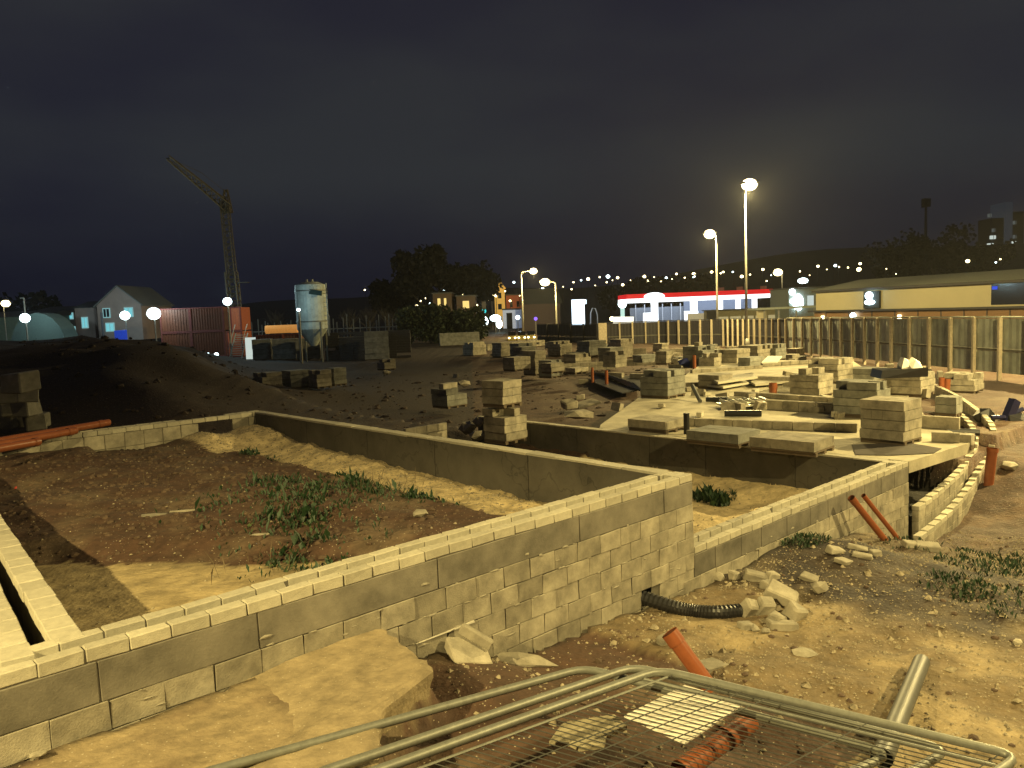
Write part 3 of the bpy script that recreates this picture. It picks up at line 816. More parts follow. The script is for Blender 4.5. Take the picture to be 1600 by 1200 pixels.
# ---------------------------------------------------------------- visible street lamps
def lamp_at(px, ytop, ybase_z, H, Y, label, ang, power, **k):
    p = atY(px, ytop, Y); z0 = ybase_z
    return lamp_post(p.x, p.y, z0, p.z-z0, ang, label, power, **k)
lamp_at(1164, 288, -.3, 10, 62, 'tallest lit street lamp, standing behind the hoarding at right of centre', 0.2, 26000, arm=.25, head=.62, pr=.13)
lamp_at(1119, 365, -.3, 9, 84, 'second lit street lamp, just left of the tallest and behind the petrol canopy', math.pi, 9000, arm=.55, head=.62, pr=.15)
lamp_at(1222, 425, -.3, 9, 120, 'short lit street lamp between the petrol station and the cream store', math.pi, 5000, arm=.5, head=.7, cast=False, pr=.16)
lamp_at(814, 424, -.3, 9, 110, 'curved street lamp with its head reaching right over the junction', 0, 6000, arm=1.6, head=.55, pr=.19)
lamp_at(868, 440, -.3, 9, 112, 'pale lamp post whose twin lamp hangs left, near the glowing totem', math.pi, 2500, arm=1.35, head=.7, pr=.2, cast=True)
lamp_at(846, 455, -.3, 9, 150, 'yellow street lamp between the two posts by the junction', 0, 0, arm=.2, head=.75, cast=False, pr=.1)
lamp_at(768, 459, -.3, 9, 160, 'bright round street lamp above the orange-lit shop', 0, 0, arm=.2, head=.7, cast=False)
lamp_at(717, 457, -.3, 9, 170, 'bright round street lamp over the dark bush', 0, 0, arm=.2, head=.75, cast=False)
# cold floodlights at the left yard
def flood(px, py, Y, label, power, r=.45, H=None, col=WHITEL):
    p = atY(px, py, Y); z0 = 0
    t = thing('floodlight', label, 'floodlight', (p.x, p.y, 0), 0, 'cold white floodlights in the yard')
    MB().tube([(0, 0, 0), (0, 0, p.z)], .08, 8).build('pole', M_STEELP, t)
    MB().box(-r*.7, r*.7, -.02, .2, p.z-r*.6, p.z+r*.6).build('housing', M_DARKW, t)
    MB().ell((0, -.12, p.z), r, .25, r*.85, 14, 8).build('lens', E_LAMPW, t, smooth=True)
    ld = bpy.data.lights.new('flood_light', 'POINT'); ld.energy = power; ld.color = col; ld.shadow_soft_size = .3
    lo = bpy.data.objects.new('flood_light', ld); COL.objects.link(lo); lo.parent = t; lo.location = (0, .1, p.z+r+.45)
flood(241, 490, 84, 'brightest cold floodlight, between the gabled house and the red cabins', 1000, .75)
flood(196, 493, 92, 'round white floodlight in front of the gable wall', 900, .6)
flood(40, 497, 88, 'cold floodlight on a low post at the far left', 900, .6)
flood(356, 471, 78, 'white floodlight on the corner of the stacked red cabins', 800, .45)
flood(467, 484, 61.5, 'tiny cold lamp against the left edge of the silo', 150, .13)
lamp_at(5, 474, 0, 6, 100, 'small warm street lamp at the extreme left edge', 0, 0, cast=False, head=.55, arm=.2)
p = atY(37, 466, 96); t = thing('lamp_post', 'thin unlit pole with a short crossarm at the far left', 'post', (p.x, p.y, 0)); MB().tube([(0,0,0),(0,0,p.z)], .09, 8).build('pole', M_STEELP, t); MB().box(-.45, .05, -.05, .05, p.z-.05, p.z+.1).build('crossarm', M_STEELP, t)

# ---------------------------------------------------------------- houses at the left
def house(x0, x1, Y, eave, ridge, depth, label, wins, gable=True, m=M_HOUSE, base=0, yaw=0):
    cx = (x0+x1)/2; t = thing('house', label, 'house', (cx, Y, base), yaw)
    wd = (x1-x0)/2
    mb = MB()
    if gable:
        P = [(-wd, 0), (wd, 0), (wd, eave), (0, ridge), (-wd, eave)]
        b = 0; mb.v = [Vector((x, 0, z)) for x, z in P]+[Vector((x, depth, z)) for x, z in P]
        mb.f = [(0, 1, 2, 3, 4), (9, 8, 7, 6, 5), (0, 4, 9, 5), (1, 6, 7, 2)]
        mb.build('wall', m, t)
        for sgn in (-1, 1):
            r_ = MB(); a = Vector((0, -.25, ridge+.12)); c = Vector((sgn*(wd+.35), -.25, eave-.15)); 
            r_.v = [a, c, c+Vector((0, depth+.5, 0)), a+Vector((0, depth+.5, 0))]; r_.v += [q-Vector((0, 0, .14)) for q in r_.v]
            r_.f = [(0, 1, 2, 3), (7, 6, 5, 4), (0, 4, 5, 1), (1, 5, 6, 2), (2, 6, 7, 3)]
            r_.build('roof', M_ROOF, t)
    else:
        mb.box(-wd, wd, 0, depth, 0, eave); mb.build('wall', m, t)
        r_ = MB(); hl = wd+.3
        r_.v = [Vector(q) for q in ((-hl, -.35, eave-.03), (hl, -.35, eave-.03), (hl, depth/2, ridge), (-hl, depth/2, ridge), (-hl, depth+.35, eave-.03), (hl, depth+.35, eave-.03))]
        r_.f = [(0, 1, 2, 3), (3, 2, 5, 4), (0, 3, 4), (1, 5, 2), (0, 4, 5, 1)]
        r_.build('roof', M_ROOF, t)
    for (wx, wz, ww, wh, e_) in wins:
        f = MB().box(wx-ww/2-.12, wx+ww/2+.12, -.09, .02, wz-wh/2-.12, wz+wh/2+.12).build('window', emat('cyan_glow_frame', (.35, .72, .75), .55), t)  # light on the frames put in as a cyan glow
        MB().box(wx-ww/2, wx+ww/2, -.115, -.092, wz-wh/2, wz+wh/2).build('pane', e_, f)
        MB().box(wx-.04, wx+.04, -.135, -.117, wz-wh/2, wz+wh/2).build('glazing_bar', MATS['cyan_glow_frame'], f)
    return t
def X(px, Y): return atY(px, 500, Y).x
house(X(153, 100), X(222, 100), 100, 4.5, 6.8, 9, 'gabled house with lit cyan-framed windows left of the red cabins', [(-1.6, 3.5, .7, 1.0, M_GLASS), (1.2, 3.5, .9, 1.0, E_CYAN), (-1.3, 1.7, .9, .9, E_CYAN)], base=1.9)
house(X(118, 101), X(152, 101), 101, 4.3, 5.2, 8, 'low wing of the gabled house with one tall cyan window', [(-.2, 2.4, .6, 1.2, E_CYAN)], gable=False, m=M_HOUSE, base=1.9)
house(X(58, 112), X(117, 112), 112, 4.3, 5.0, 8, 'terraced house behind the curved tent with a wide cyan window', [(1.6, 3.5, 1.6, .7, E_CYAN), (-1.8, 3.2, .6, 1.1, E_CYAN), (1.8, 1.6, 1.5, .6, E_CYAN)], gable=False, base=1.9)
house(X(-60, 104), X(57, 104), 106, 3.6, 4.4, 8, 'long low house at the far left edge', [(3.5, 2.4, .8, 1.0, E_CYAN)], gable=False, base=1.9, m=mat('green_grey_render', (.16, .24, .20)))
# curved tent / shelter in front
t = thing('shelter', 'pale curved shelter catching the far left floodlight', 'shelter', (X(62, 92), 92, 1.7)); mb = MB(); n = 10
for k in range(n+1):
    a = math.pi*k/n; mb.v += [Vector((-math.cos(a)*3.2-.4, 0, math.sin(a)*3.9)), Vector((-math.cos(a)*3.2-.4, 3, math.sin(a)*3.9))]
for k in range(n): mb.f.append((2*k, 2*k+2, 2*k+3, 2*k+1))
mb.f.append(tuple(2*k for k in range(n+1))); mb.build('canvas', mat('pale_canvas', (.06, .085, .075)), t)
o = MB().box(-.6, .6, -.3, .3, 0, 3.2, j=.05).build('toilet_cabin', mat('blue_plastic_glow', (.02, .06, .5), emis=(.03, .1, .9), estr=.25), None, (X(187, 90), 90, 0)); tag(o, 'blue plastic cabin in front of the gable wall', 'cabin')  # plastic given a blue glow in place of light falling on it
p = atY(157, 470, 95); o = MB().tube([(0,0,0),(0,0,5.4)], .14, 8).build('dark_pole', M_DARKW, None, (p.x, 95, 0)); tag(o, 'dark vertical pole at the left corner of the gabled house', 'post')

# ---------------------------------------------------------------- red site cabins
def cabin(px0, px1, Y, z0, h, depth, label, name='site_cabin', m=M_RUST, yaw=0):
    a = X(px0, Y); b = X(px1, Y); t = thing(name, label, 'site cabin', ((a+b)/2, Y, z0), yaw, 'red site cabins stacked in the yard'); wd = (b-a)/2
    mb = MB(); n = int((b-a)/.28)
    for i in range(n):       # corrugated front
        x0 = -wd+(b-a)*i/n; x1 = -wd+(b-a)*(i+1)/n; xm = (x0+x1)/2
        mb.box(x0+.02, xm, 0, .1, .12, h-.12)
    mb.box(-wd+.02, wd-.02, .05, depth, .05, h-.05)
    mb.build('shell', m, t)
    f = MB()
    for x in (-wd, wd-.14): f.box(x, x+.14, -.05, .12, 0, h)
    f.box(-wd+.14, wd-.14, -.04, .1, 0, .12); f.box(-wd+.14, wd-.14, -.04, .1, h-.12, h)
    f.build('frame', mat('dark_red_frame', (.13, .025, .02)), t)
    return t
cabin(250, 297, 86, 0, 2.75, 6, 'lower left red site cabin')
cabin(297, 350, 86, 0, 2.75, 6, 'lower right red site cabin beside the steel stairs')
cabin(250, 297, 86, 2.77, 2.6, 6, 'upper left red site cabin')
cabin(297, 350, 86, 2.77, 2.6, 6, 'upper right red site cabin under the white floodlight')
cabin(352, 377, 82, 0, 2.7, 3, 'narrow lower red cabin end behind the steel stairs', m=mat('orange_red_paint', (.40, .10, .04)))
cabin(360, 377, 83, 2.72, 2.5, 3, 'narrow upper red cabin end above the stairs', m=MATS['orange_red_paint'])
cabin(398, 440, 76, 0, 2.3, 3, 'low red container between the white door and the silo')
cabin(441, 466, 76.5, 0, 2.3, 3, 'ribbed brown container against the silo', m=mat('brown_ribbed', (.20, .09, .06)))
t = thing('storage_tank', 'rounded tank with orange light put in as glow, on the low red container', 'tank', (X(438, 79), 79, 2.3)); MB().tube([(-1.5, 0, .45), (-1.35, 0, .45), (1.6, 0, .45), (1.7, 0, .45)], .42, 14).build('drum', mat('orange_tank_glow', (.6, .24, .06), emis=(1, .45, .1), estr=.35), t, smooth=True); MB().box(-1, 1, -.3, .3, 0, .06).build('cradle', M_DARKW, t)  # orange light on the drum put in as emission
o = MB().box(-.5, .5, -.05, .05, 0, 2.1).build('white_door', E_PALE, None, (X(389, 76), 76, 0)); tag(o, 'white door panel with its light put in as glow, right of the stairs', 'door')  # door panel glows in place of light falling on it
t = thing('steel_stairs', 'steel stairs with many treads leaning against the red cabins', 'stairs', (X(366, 78), 77.5, 0))
for k in range(11): MB().box(-.55+.04*k, .55+.04*k, .1*k, .1*k+.2, .22*k+.1, .22*k+.15).build('tread', mat('lit_galvanised', (.5, .6, .55)), t)  # light on the stairs put into a brighter galvanised colour
for s in (-.6, .6): MB().tube([(s, 0, 0), (s+.45, 1.1, 2.5)], .05, 6).build('stringer', MATS['lit_galvanised'], t)
for s in (-.6, .6): MB().tube([(s, 0, 1), (s+.45, 1.1, 3.4)], .03, 6).build('handrail', MATS['lit_galvanised'], t)
p = atY(332, 552, 60)
for i, px in enumerate((325, 338)):
    q = atY(px, 554, 60); o = MB().ell((0, 0, 0), .16, .1, .14, 10, 6).build('ground_light', E_LAMPW, None, q); tag(o, 'small white light low on the bank, '+('left' if i == 0 else 'right')+' of the pair', 'light', 'pair of small white lights')

# ---------------------------------------------------------------- silo
Ys = 66; ps = atY(489, 520, Ys); R_ = 47/2/F*Ys
t = thing('silo', 'pale cylindrical mortar silo with hopper bottom on legs', 'silo', (ps.x, Ys, 0))
ztop = atY(489, 443, Ys).z
zb = atY(489, 503, Ys).z
MB().tube([(0, 0, zb-.6), (0, 0, zb), (0, 0, zb+.6), (0, 0, ztop-.5), (0, 0, ztop-.45), (0, 0, ztop-.1)], R_, 28).build('shell', M_SILO, t, smooth=False)
mb = MB().tube([(0, 0, zb-.6), (0, 0, zb-2.0)], R_*.99, 24, .25); mb.build('hopper', M_SILO, t)
MB().tube([(0, 0, ztop-.1), (0, 0, ztop+.12)], R_*.93, 28, R_*.55).build('top', M_SILO, t)
for z in (zb+.05, ztop-.6): MB().tube([(0, 0, z-.05), (0, 0, z+.05)], R_*1.03, 28).build('hoop', M_GALV, t)
for a in range(4):
    aa = math.pi/4+a*math.pi/2; MB().tube([(math.cos(aa)*R_, math.sin(aa)*R_, 0), (math.cos(aa)*R_, math.sin(aa)*R_, zb)], .08, 6).build('leg', M_GALV, t)
for s in (-.25, .2): MB().box(s-.06, s+.06, -.1, .1, ztop+.05, ztop+.35).build('vent', M_SILO, t)
MB().box(-.85, .15, -R_*1.0, -R_*.80, ztop-.95, ztop-.55, Matrix.Rotation(.18, 4, 'Y')).build('nameplate', mat('dark_green_plate', (.02, .05, .045)), t)
for k in range(9): MB().box(R_*.93, R_*1.12, -.55, -.5, zb-.6+k*.36, zb-.56+k*.36).build('ladder_rung', M_GALV, t)
for yy in (-.56, -.28): MB().box(R_*1.1, R_*1.14, yy, yy+.04, zb-1.2, ztop).build('ladder_rail', M_GALV, t)

# ---------------------------------------------------------------- crane (lattice mast and jib)
Yc = 96
def lattice(p0, p1, w0, w1, bays, name, parent, m, r=.07):
    p0 = Vector(p0); p1 = Vector(p1); d = (p1-p0).normalized(); a = d.cross(Vector((0, 1, 0))).normalized(); b = d.cross(a).normalized()
    mb = MB(); cs_ = [(-1, -1), (1, -1), (1, 1), (-1, 1)]
    def pt(s, c): w_ = (w0+(w1-w0)*s)/2; return p0+(p1-p0)*s+a*c[0]*w_+b*c[1]*w_
    for c in cs_: mb.tube([pt(0, c), pt(1, c)], r, 5)
    for i in range(bays):
        for k in range(4):
            c0, c1 = cs_[k], cs_[(k+1) % 4]
            mb.tube([pt(i/bays, c0), pt((i+1)/bays, c1)], r*.6, 4, cap=False); mb.tube([pt(i/bays, c0), pt(i/bays, c1)], r*.6, 4, cap=False)
    return mb.build(name, m, parent)
pb = atY(366, 470, Yc); pt_ = atY(350, 312, Yc); pj = atY(262, 246, Yc-6)
t = thing('tower_crane', 'tall lattice crane with its jib folded up to the left above the red cabins', 'crane', (pb.x, Yc, 0))
T0 = Vector((pb.x, Yc, 0)); L0 = lambda p: Vector(p)-T0
lattice((0+.3, 0, 0), L0(pb), 1.1, 1.1, 5, 'lower_mast', t, M_CRANE)
lattice(L0(atY(362, 430, Yc)), L0(pt_), .95, .8, 12, 'upper_mast', t, M_CRANE)
lattice(L0(pb), L0(atY(361, 425, Yc)), 1.15, 1.15, 4, 'mast_sleeve', t, M_CRANE, .1)
lattice(L0(pt_)+Vector((.3, 0, -.8)), L0(pj), 1.0, .45, 12, 'jib', t, M_CRANE)
lattice(L0(pt_)+Vector((.2, 0, -1.5)), L0(atY(353, 296, Yc)), 1.1, .3, 3, 'apex', t, M_CRANE)
MB().box(-.4, .7, -.3, .3, pt_.z-1.6, pt_.z-.9, Matrix.Translation((L0(pt_).x, 0, 0))).build('cab', M_CRANE, t)
MB().tube([L0(atY(350, 298, Yc)), L0(atY(315, 270, Yc-3)), L0(pj)], .03, 4).build('stay_cable', M_CRANE, t)
MB().box(-1.6, 1.8, -1.6, 1.6, 0, 1.0).build('ballast_base', M_DARKW, t)
MB().box(.2, 1.9, -.3, .3, 8.4-.1, 8.4).build('platform', M_CRANE, t)

# ---------------------------------------------------------------- palisade, trees
t = thing('palisade_fence', 'thin pale palisade fence behind the silo and yard', 'fence', (0, 0, 0))
mb = MB()
x0 = X(378, 110); x1 = X(650, 110)
k = 0; xx = x0
while xx < x1:
    mb.box(xx, xx+.12, 110, 110.06, 0, 3.4+random.uniform(-.3, .8)); xx += random.choice((.35, .5, .9))
stuff(mb.build('picket', mat('pale_picket', (.16, .18, .20)), t))
mb = MB(); mb.box(x0, x1, 110.08, 110.14, 2.1, 2.25); mb.build('rail', MATS['pale_picket'], t)
low_wall((X(505, 68), 68), (X(640, 68), 68), 2.4, .15, 'dark grey yard screen right of the silo', 0, m=M_DARKW, cat='screen', cut=1.2)

def tree(px, Y, h, rad, label, bare=False, seed=1, base=0, m=None, n=1400, leaf=.35, low=False):
    rnd = random.Random(seed); p = atY(px, 500, Y)
    t = thing('tree', label, 'tree', (p.x, Y, base), 0, 'trees beyond the site')
    tr = MB(); tr.tube([(0, 0, 0), (.1, 0, h*.35), (0, .1, h*.62)], h*.028+.05, 8, .06)
    tips = []
    for k in range(18 if bare else 11):
        a = rnd.uniform(0, 6.28); z0 = h*rnd.uniform(.25, .6); z1 = h*rnd.uniform(.6, .98); rr = rad*rnd.uniform(.3, .9)
        q = Vector((math.cos(a)*rr, math.sin(a)*rr, z1)); mid = Vector((q.x*.45, q.y*.45, (z0+z1)/2-.1*h*0))
        tr.tube([(0, 0, z0), mid, q], h*.009+.02, 5, .015, cap=False); tips.append(q)
        if bare:
            for _ in range(5):
                e_ = mid+Vector((rnd.uniform(-1, 1), rnd.uniform(-1, 1), rnd.uniform(.3, 1.4)))*rad*.5; tr.tube([mid, e_], .02, 3, .008, cap=False)
    tr.build('trunk', M_BARK, t)
    if not bare:
        c = MB()
        blobs = [(q, rad*rnd.uniform(.28, .5)) for q in tips]+[(Vector((0, 0, h*.72)), rad*.55)]
        if low: blobs = [(Vector((rnd.uniform(-.8, .8)*rad, rnd.uniform(-.5, .5)*rad, h*rnd.uniform(.15, .72))), h*.26) for _ in range(16)]
        for _ in range(n):
            q, r_ = rnd.choice(blobs); d = Vector((rnd.gauss(0, 1), rnd.gauss(0, 1), rnd.gauss(0, 1))).normalized()*r_*rnd.uniform(.55, 1.1)
            c0 = q+d; a = Vector((rnd.uniform(-1, 1), rnd.uniform(-1, 1), rnd.uniform(-1, 1))).normalized()*leaf; b = a.cross(Vector((rnd.random(), rnd.random(), rnd.random()))).normalized()*leaf*.7
            k = len(c.v); c.v += [c0-a, c0-b, c0+a, c0+b]; c.f.append((k, k+1, k+2, k+3))
        stuff(c.build('crown', m or mat('dark_foliage', (.003, .004, .003)), t))
    return t
tree(672, 100, 5.0, 5.2, 'dense dark green bush left of the junction lights', seed=3, n=4500, leaf=.24, low=True, m=mat('bush_green', (.03, .045, .02)))
tree(708, 101, 5.1, 4.4, 'dense bush whose right side catches the cold shop light', seed=4, n=4500, leaf=.24, low=True, m=MATS['bush_green'])
tree(668, 140, 14.5, 5.6, 'big black tree standing against the sky left of centre', seed=5, n=2600, leaf=.5)
tree(730, 150, 11.5, 6.2, 'second black tree against the sky, right of the big one', seed=6, n=2600, leaf=.5)
tree(620, 150, 10, 5, 'low black tree to the left of the big one', seed=7, n=1600, leaf=.5)
tree(430, 112, 5.6, 2.2, 'bare tree at the left shoulder of the silo', bare=True, seed=8)
for i, px in enumerate((545, 575, 605, 640)): tree(px, 118+i*3, 5.2, 2.4, ['bare tree just right of the silo', 'second bare tree right of the silo', 'third bare tree right of the silo', 'bare tree next to the dark bush'][i], bare=True, seed=10+i)
for i, (px, Y, h, r_) in enumerate(((20, 130, 7.5, 6), (1000, 190, 8, 8), (1060, 210, 8.5, 9), (1400, 240, 17, 10), (1460, 260, 22, 11), (1520, 250, 18, 9))):
    tree(px, Y, h, r_, ['dark tree behind the houses at the far left', 'dark tree behind the left end of the petrol canopy', 'dark tree behind the middle of the petrol canopy', 'dark tree left of the mast', 'tallest dark tree under the mast', 'dark tree left of the tower block'][i], seed=30+i, n=1500, leaf=.7, base=0)
# ---------------------------------------------------------------- petrol station
Yp = 150
t = thing('petrol_station', 'petrol station with a red-topped glowing white canopy and lit columns', 'petrol station', (X(1095, Yp), Yp, -.4))
xa = X(980, Yp)-t.location.x; xb = X(1208, Yp)-t.location.x; zz = atY(1095, 469, Yp).z+.4
MB().box(xa, xb, 0, 12, zz+.75, zz+1.6).build('red_fascia', M_RED, t)
MB().box(xa+.01, xb, .02, 12, zz, zz+.74).build('white_soffit', E_CAN, t)
for px in (1026, 1088, 1130, 1158, 1184):
    x = X(px, Yp)-t.location.x; wd_ = .62 if px < 1100 else .4
    MB().box(x-wd_, x+wd_, 1.5, 2.3, 0, zz-.01).build('column', E_CAN, t)  # columns glow in place of canopy light falling on them
for px in (1018, 1083):
    x = X(px, Yp)-t.location.x; pu = MB().box(x-1.4, x+1.1, .4, 1.2, 0, 2.8, j=.08).build('fuel_pump', E_CAN, t)
x = X(1000, Yp)-t.location.x
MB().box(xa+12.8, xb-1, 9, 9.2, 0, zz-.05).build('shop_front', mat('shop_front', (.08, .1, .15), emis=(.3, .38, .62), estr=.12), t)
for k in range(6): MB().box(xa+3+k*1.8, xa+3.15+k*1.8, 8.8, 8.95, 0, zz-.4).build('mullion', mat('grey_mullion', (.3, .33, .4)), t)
MB().box(xa+2, xa+14, 9.3, 9.5, 0, zz-1).build('back_wall', mat('blue_grey_wall_glow', (.10, .12, .16), emis=(.3, .36, .5), estr=.05), t)  # faint glow on the back wall stands for light reaching it
MB().box(xb-16.5, xb+1, -1.2, -1.0, 0, 2.35).build('forecourt_wall', mat('cream_forecourt_glow', (.55, .5, .33), emis=(1, .85, .5), estr=.28), t)  # light on the forecourt wall put in as a warm glow
MB().ell((xa+5.2, -.3, zz+1.0), 2.0, .4, .8, 14, 8).build('brand_sign', E_CAN, t, smooth=True)
MB().ell((xa+5.0, -.3, zz-.3), .55, .3, .5, 10, 6).build('canopy_lamp', E_CAN, t)
MB().box(-1.6, 1.6, -.2, .1, -.45, .45, Matrix.Translation((xb+1.2, 0, zz-.2)) @ Matrix.Rotation(.45, 4, 'Y')).build('end_floodlight', E_LAMPW, t)
for s in (0, 3.6, 8.2): MB().box(xb-9.5+s, xb-8.4+s, 3, 3.5, zz+1.6, zz+2.3).build('roof_unit', mat('roof_unit_grey', (.22, .22, .2)), t)
ld = bpy.data.lights.new('canopy_light', 'AREA'); ld.energy = 1500; ld.shape = 'RECTANGLE'; ld.size = 22; ld.size_y = 8; ld.color = (.85, .95, 1)
lo = bpy.data.objects.new('canopy_light', ld); COL.objects.link(lo); lo.parent = t; lo.location = ((xa+xb)/2, 5, zz-.1)
t = thing('air_pump_kiosk', 'small white lit post with a round head left of the petrol canopy', 'kiosk', (X(973, 140), 140, -.4))
MB().box(-.35, .35, -.2, .2, 0, 4.2).build('post', mat('teal_lit_post', (.4, .6, .6), emis=(.5, .85, .9), estr=.5), t); MB().ell((0, 0, 4.6), .75, .5, .75, 12, 8).build('head', E_LAMPW, t, smooth=True)
o = MB().box(-1.9, 1.6, -.3, .3, 0, 2.35, j=.1).build('lit_hedge_sign', emat('cream_lit_sign', (1, .95, .75), 1.6), None, (X(975, 138), 138, -.4)); tag(o, 'low glowing cream box at the foot of the small lit post', 'sign')
o = MB().ell((0, 0, 0), .38, .3, .4, 10, 6).build('bollard_light', E_LAMP, None, (X(956, 138), 138, 1.7)); tag(o, 'small round warm light left of the glowing cream box', 'light')
Yt = 128; p = atY(904, 506, Yt)
t = thing('totem_sign', 'glowing blue-white totem sign standing above the dark hoarding', 'sign', (p.x, Yt, -.4)); zt0 = p.z+.2; zt1 = atY(904, 468, Yt).z+.4
MB().box(-1.02, 1.02, -.2, .2, zt0, zt1).build('lit_face', emat('blue_white_sign', (.72, .88, 1), 3.0, True), t); MB().box(-.9, 1.35, -.25, -.21, zt1-.75, zt1-.05).build('price_board', MATS['blue_white_sign'], t); MB().box(-.5, .5, -.15, .15, 0, zt0).build('plinth', M_DARKW, t)
t = thing('arch_sign', 'faint rounded outline of an unlit arch right of the totem', 'sign', (X(929, 130), 130, -.4)); MB().tube([(.5, 0, 0), (.5, 0, 3.0), (.2, 0, 4.0), (-.3, 0, 4.1), (-.6, 0, 3.3), (-.7, 0, 0)], .11, 6).build('hoop', mat('blue_grey_steel', (.3, .36, .5)), t)  # even blue-grey base colour on the hoop

# ---------------------------------------------------------------- store at the right
Pn = [(1275, 92), (1420, 80), (1640, 66)]
p0 = atY(1275, 500, 92); p1 = atY(1660, 500, 66)
d = Vector((p1.x-p0.x, p1.y-p0.y)); a = math.atan2(d.y, d.x); Ls = d.length
t = thing('retail_store', 'long low store with a cream band, dark roof edge and orange brick base', 'building', (p0.x, p0.y, 0), a)
zc0 = atY(1275, 485, 92).z; zc1 = atY(1275, 457, 92).z
def sx_(px):   # distance along the front where picture column px falls
    r_ = ray(px, 470); # solve p0 + s*dn on the ray's plan line
    dn = d.normalized(); det = -dn.x*r_.y+dn.y*r_.x
    s = (p0.x*r_.y-p0.y*r_.x)/det; return s
MB().box(0, Ls, 0, 16, zc0, zc1).build('cream_wall', mat('cream_store_wall', (.42, .38, .25), nscale=.6, nstr=.06), t)  # plain cream base colour without emission
MB().box(-.3, Ls, .06, 16, 0, zc0-.22).build('brick_base', M_BRICK, t)
MB().box(-1.0, Ls, -.35, 16.2, zc0-.20, zc0-.01).build('ledge', M_DARKW, t)
MB().box(-.2, Ls, -.45, 16.3, zc1+.01, zc1+.22).build('eaves', M_DARKW, t)
rf = MB(); rf.v = [Vector(q) for q in ((-.3, -.5, zc1+.24), (Ls, -.5, zc1+.24), (Ls, 7, zc1+1.35), (-.3, 7, zc1+1.35), (-.3, 16, zc1+1.35), (Ls, 16, zc1+1.35))]; rf.f = [(0, 1, 2, 3), (3, 2, 5, 4)]
rf.build('roof', mat('roof_grey_green', (.22, .23, .19)), t)
# piers in the brick base and dark window strip, sign
for k in range(9):
    s = sx_(1290+k*36); MB().box(s-.04, s+.04, .0, .055, 0, zc0-.24).build('pier_joint', M_DARKW, t)
s0, s1 = sx_(1549), Ls
MB().box(s0, s1, -.04, .0-.003, zc0+.15, zc1-.05).build('dark_window', mat('night_glass', (.008, .009, .02), rough=.1), t)
MB().box(s0+.1, s0+.6, -.07, -.045, zc1-.55, zc1-.25).build('blue_reflection_patch', E_BLUE, t)  # glowing patch stands for a blue reflection in the dark glass
s = sx_(1364)
sg = MB().box(s-1.05, s+1.05, -.25, -.003, zc0+.1, zc1-.15).build('sign_board', mat('black_board', (.012, .02, .025)), t)
MB().ell((s-.05, -.42, zc0+.75), .72, .14, .28, 14, 6).build('lit_emblem', E_LAMPW, sg, smooth=True); MB().ell((s-.1, -.45, zc0+1.45), .55, .14, .42, 14, 6).build('lit_emblem', E_LAMPW, sg, smooth=True)
s = sx_(1336); MB().ell((s, -.3, zc0-.65), .42, .15, .32, 12, 6).build('wall_light', E_LAMPW, t, smooth=True)
for px, e_ in ((1286, E_LAMP), (1406, E_LAMP)):
    s = sx_(px); MB().box(s-.14, s+.14, -.16, .05, zc0-1.1, zc0-.65).build('wall_lantern', e_, t)
s = sx_(1364); ld = bpy.data.lights.new('sign_light', 'POINT'); ld.energy = 60; ld.color = WHITEL; ld.shadow_soft_size = .2
lo = bpy.data.objects.new('sign_light', ld); COL.objects.link(lo); lo.parent = t; lo.location = (s, -1.2, zc1-.4)
# left wing, lower and further back
t = thing('store_annexe', 'grey annexe with lit doorway between petrol station and store', 'building', (X(1256, 112), 112, -.3))
za = atY(1250, 449, 112).z+.3
MB().box(-2.1, 2.4, 0, 8, 0, za-.2).build('wall', mat('annexe_grey', (.22, .25, .23)), t); MB().box(-2.3, 30, -.2, 8, za-.18, za).build('roof', M_ROOF, t)
MB().ell((-.9, -.3, za-2.1), .75, .2, 1.2, 12, 8).build('door_light', E_LAMPW, t, smooth=True); MB().box(.5, 1.4, -.05, .0-.003, za-2.6, za-1.2).build('window', E_PALE, t)
for zq, rr in ((za-.6, .45), (za-1.9, .35)): MB().ell((-1.7, -.2, zq), rr, .2, rr, 10, 6).build('wall_light', E_LAMPW, t, smooth=True)
MB().ell((-.3, -.5, za+.9), .75, .2, .4, 12, 6).build('roof_light', E_LAMPW, t, smooth=True)
t = thing('covered_walkway', 'flat-roofed covered trolley bay with pale fascia in front of the annexe', 'shelter', (X(1240, 98), 98, -.3))
zw_ = atY(1240, 482, 98).z+.3
MB().box(-4.5, 3.2, 0, 4, zw_, zw_+.25, Matrix.Rotation(-.01, 4, 'Y')).build('roof', mat('pale_fascia', (.34, .38, .34)), t)
for s in (-3.6, -1.8, .4, 2.6): MB().box(s, s+.15, .3, .45, 0, zw_-.02).build('post', M_STEELP, t)
MB().box(-.2, 3, .6, .7, 0, 1.9).build('orange_screen', mat('orange_screen', (.5, .28, .1)), t)
MB().box(-4.4, -3.2, .6, .7, 0, zw_-.1).build('cream_screen', M_CREAM, t)
# low cream building with box hedge in front of the canopy
t = thing('roadside_building', 'low cream building with a grey box at its corner, below the petrol canopy', 'building', (X(1165, 118), 118, -.3))
zr = atY(1165, 484, 118).z+.3
MB().box(-5.0, 5.4, 0, 5, 0, zr).build('wall', mat('dull_cream', (.32, .29, .19)), t); MB().box(-5.3, 5.7, -.3, 5.2, zr+.01, zr+.15).build('roof', M_ROOF, t)
for k in range(5): MB().box(-4.2+k*1.9, -2.6+k*1.9, -.06, -.003, .9, 1.95).build('window', emat('warm_low_window', (1, .82, .38), .42), t)
MB().box(-5.9, -4.5, -.6, .0-.31, 1.6, zr).build('meter_box', M_DARKW, t)
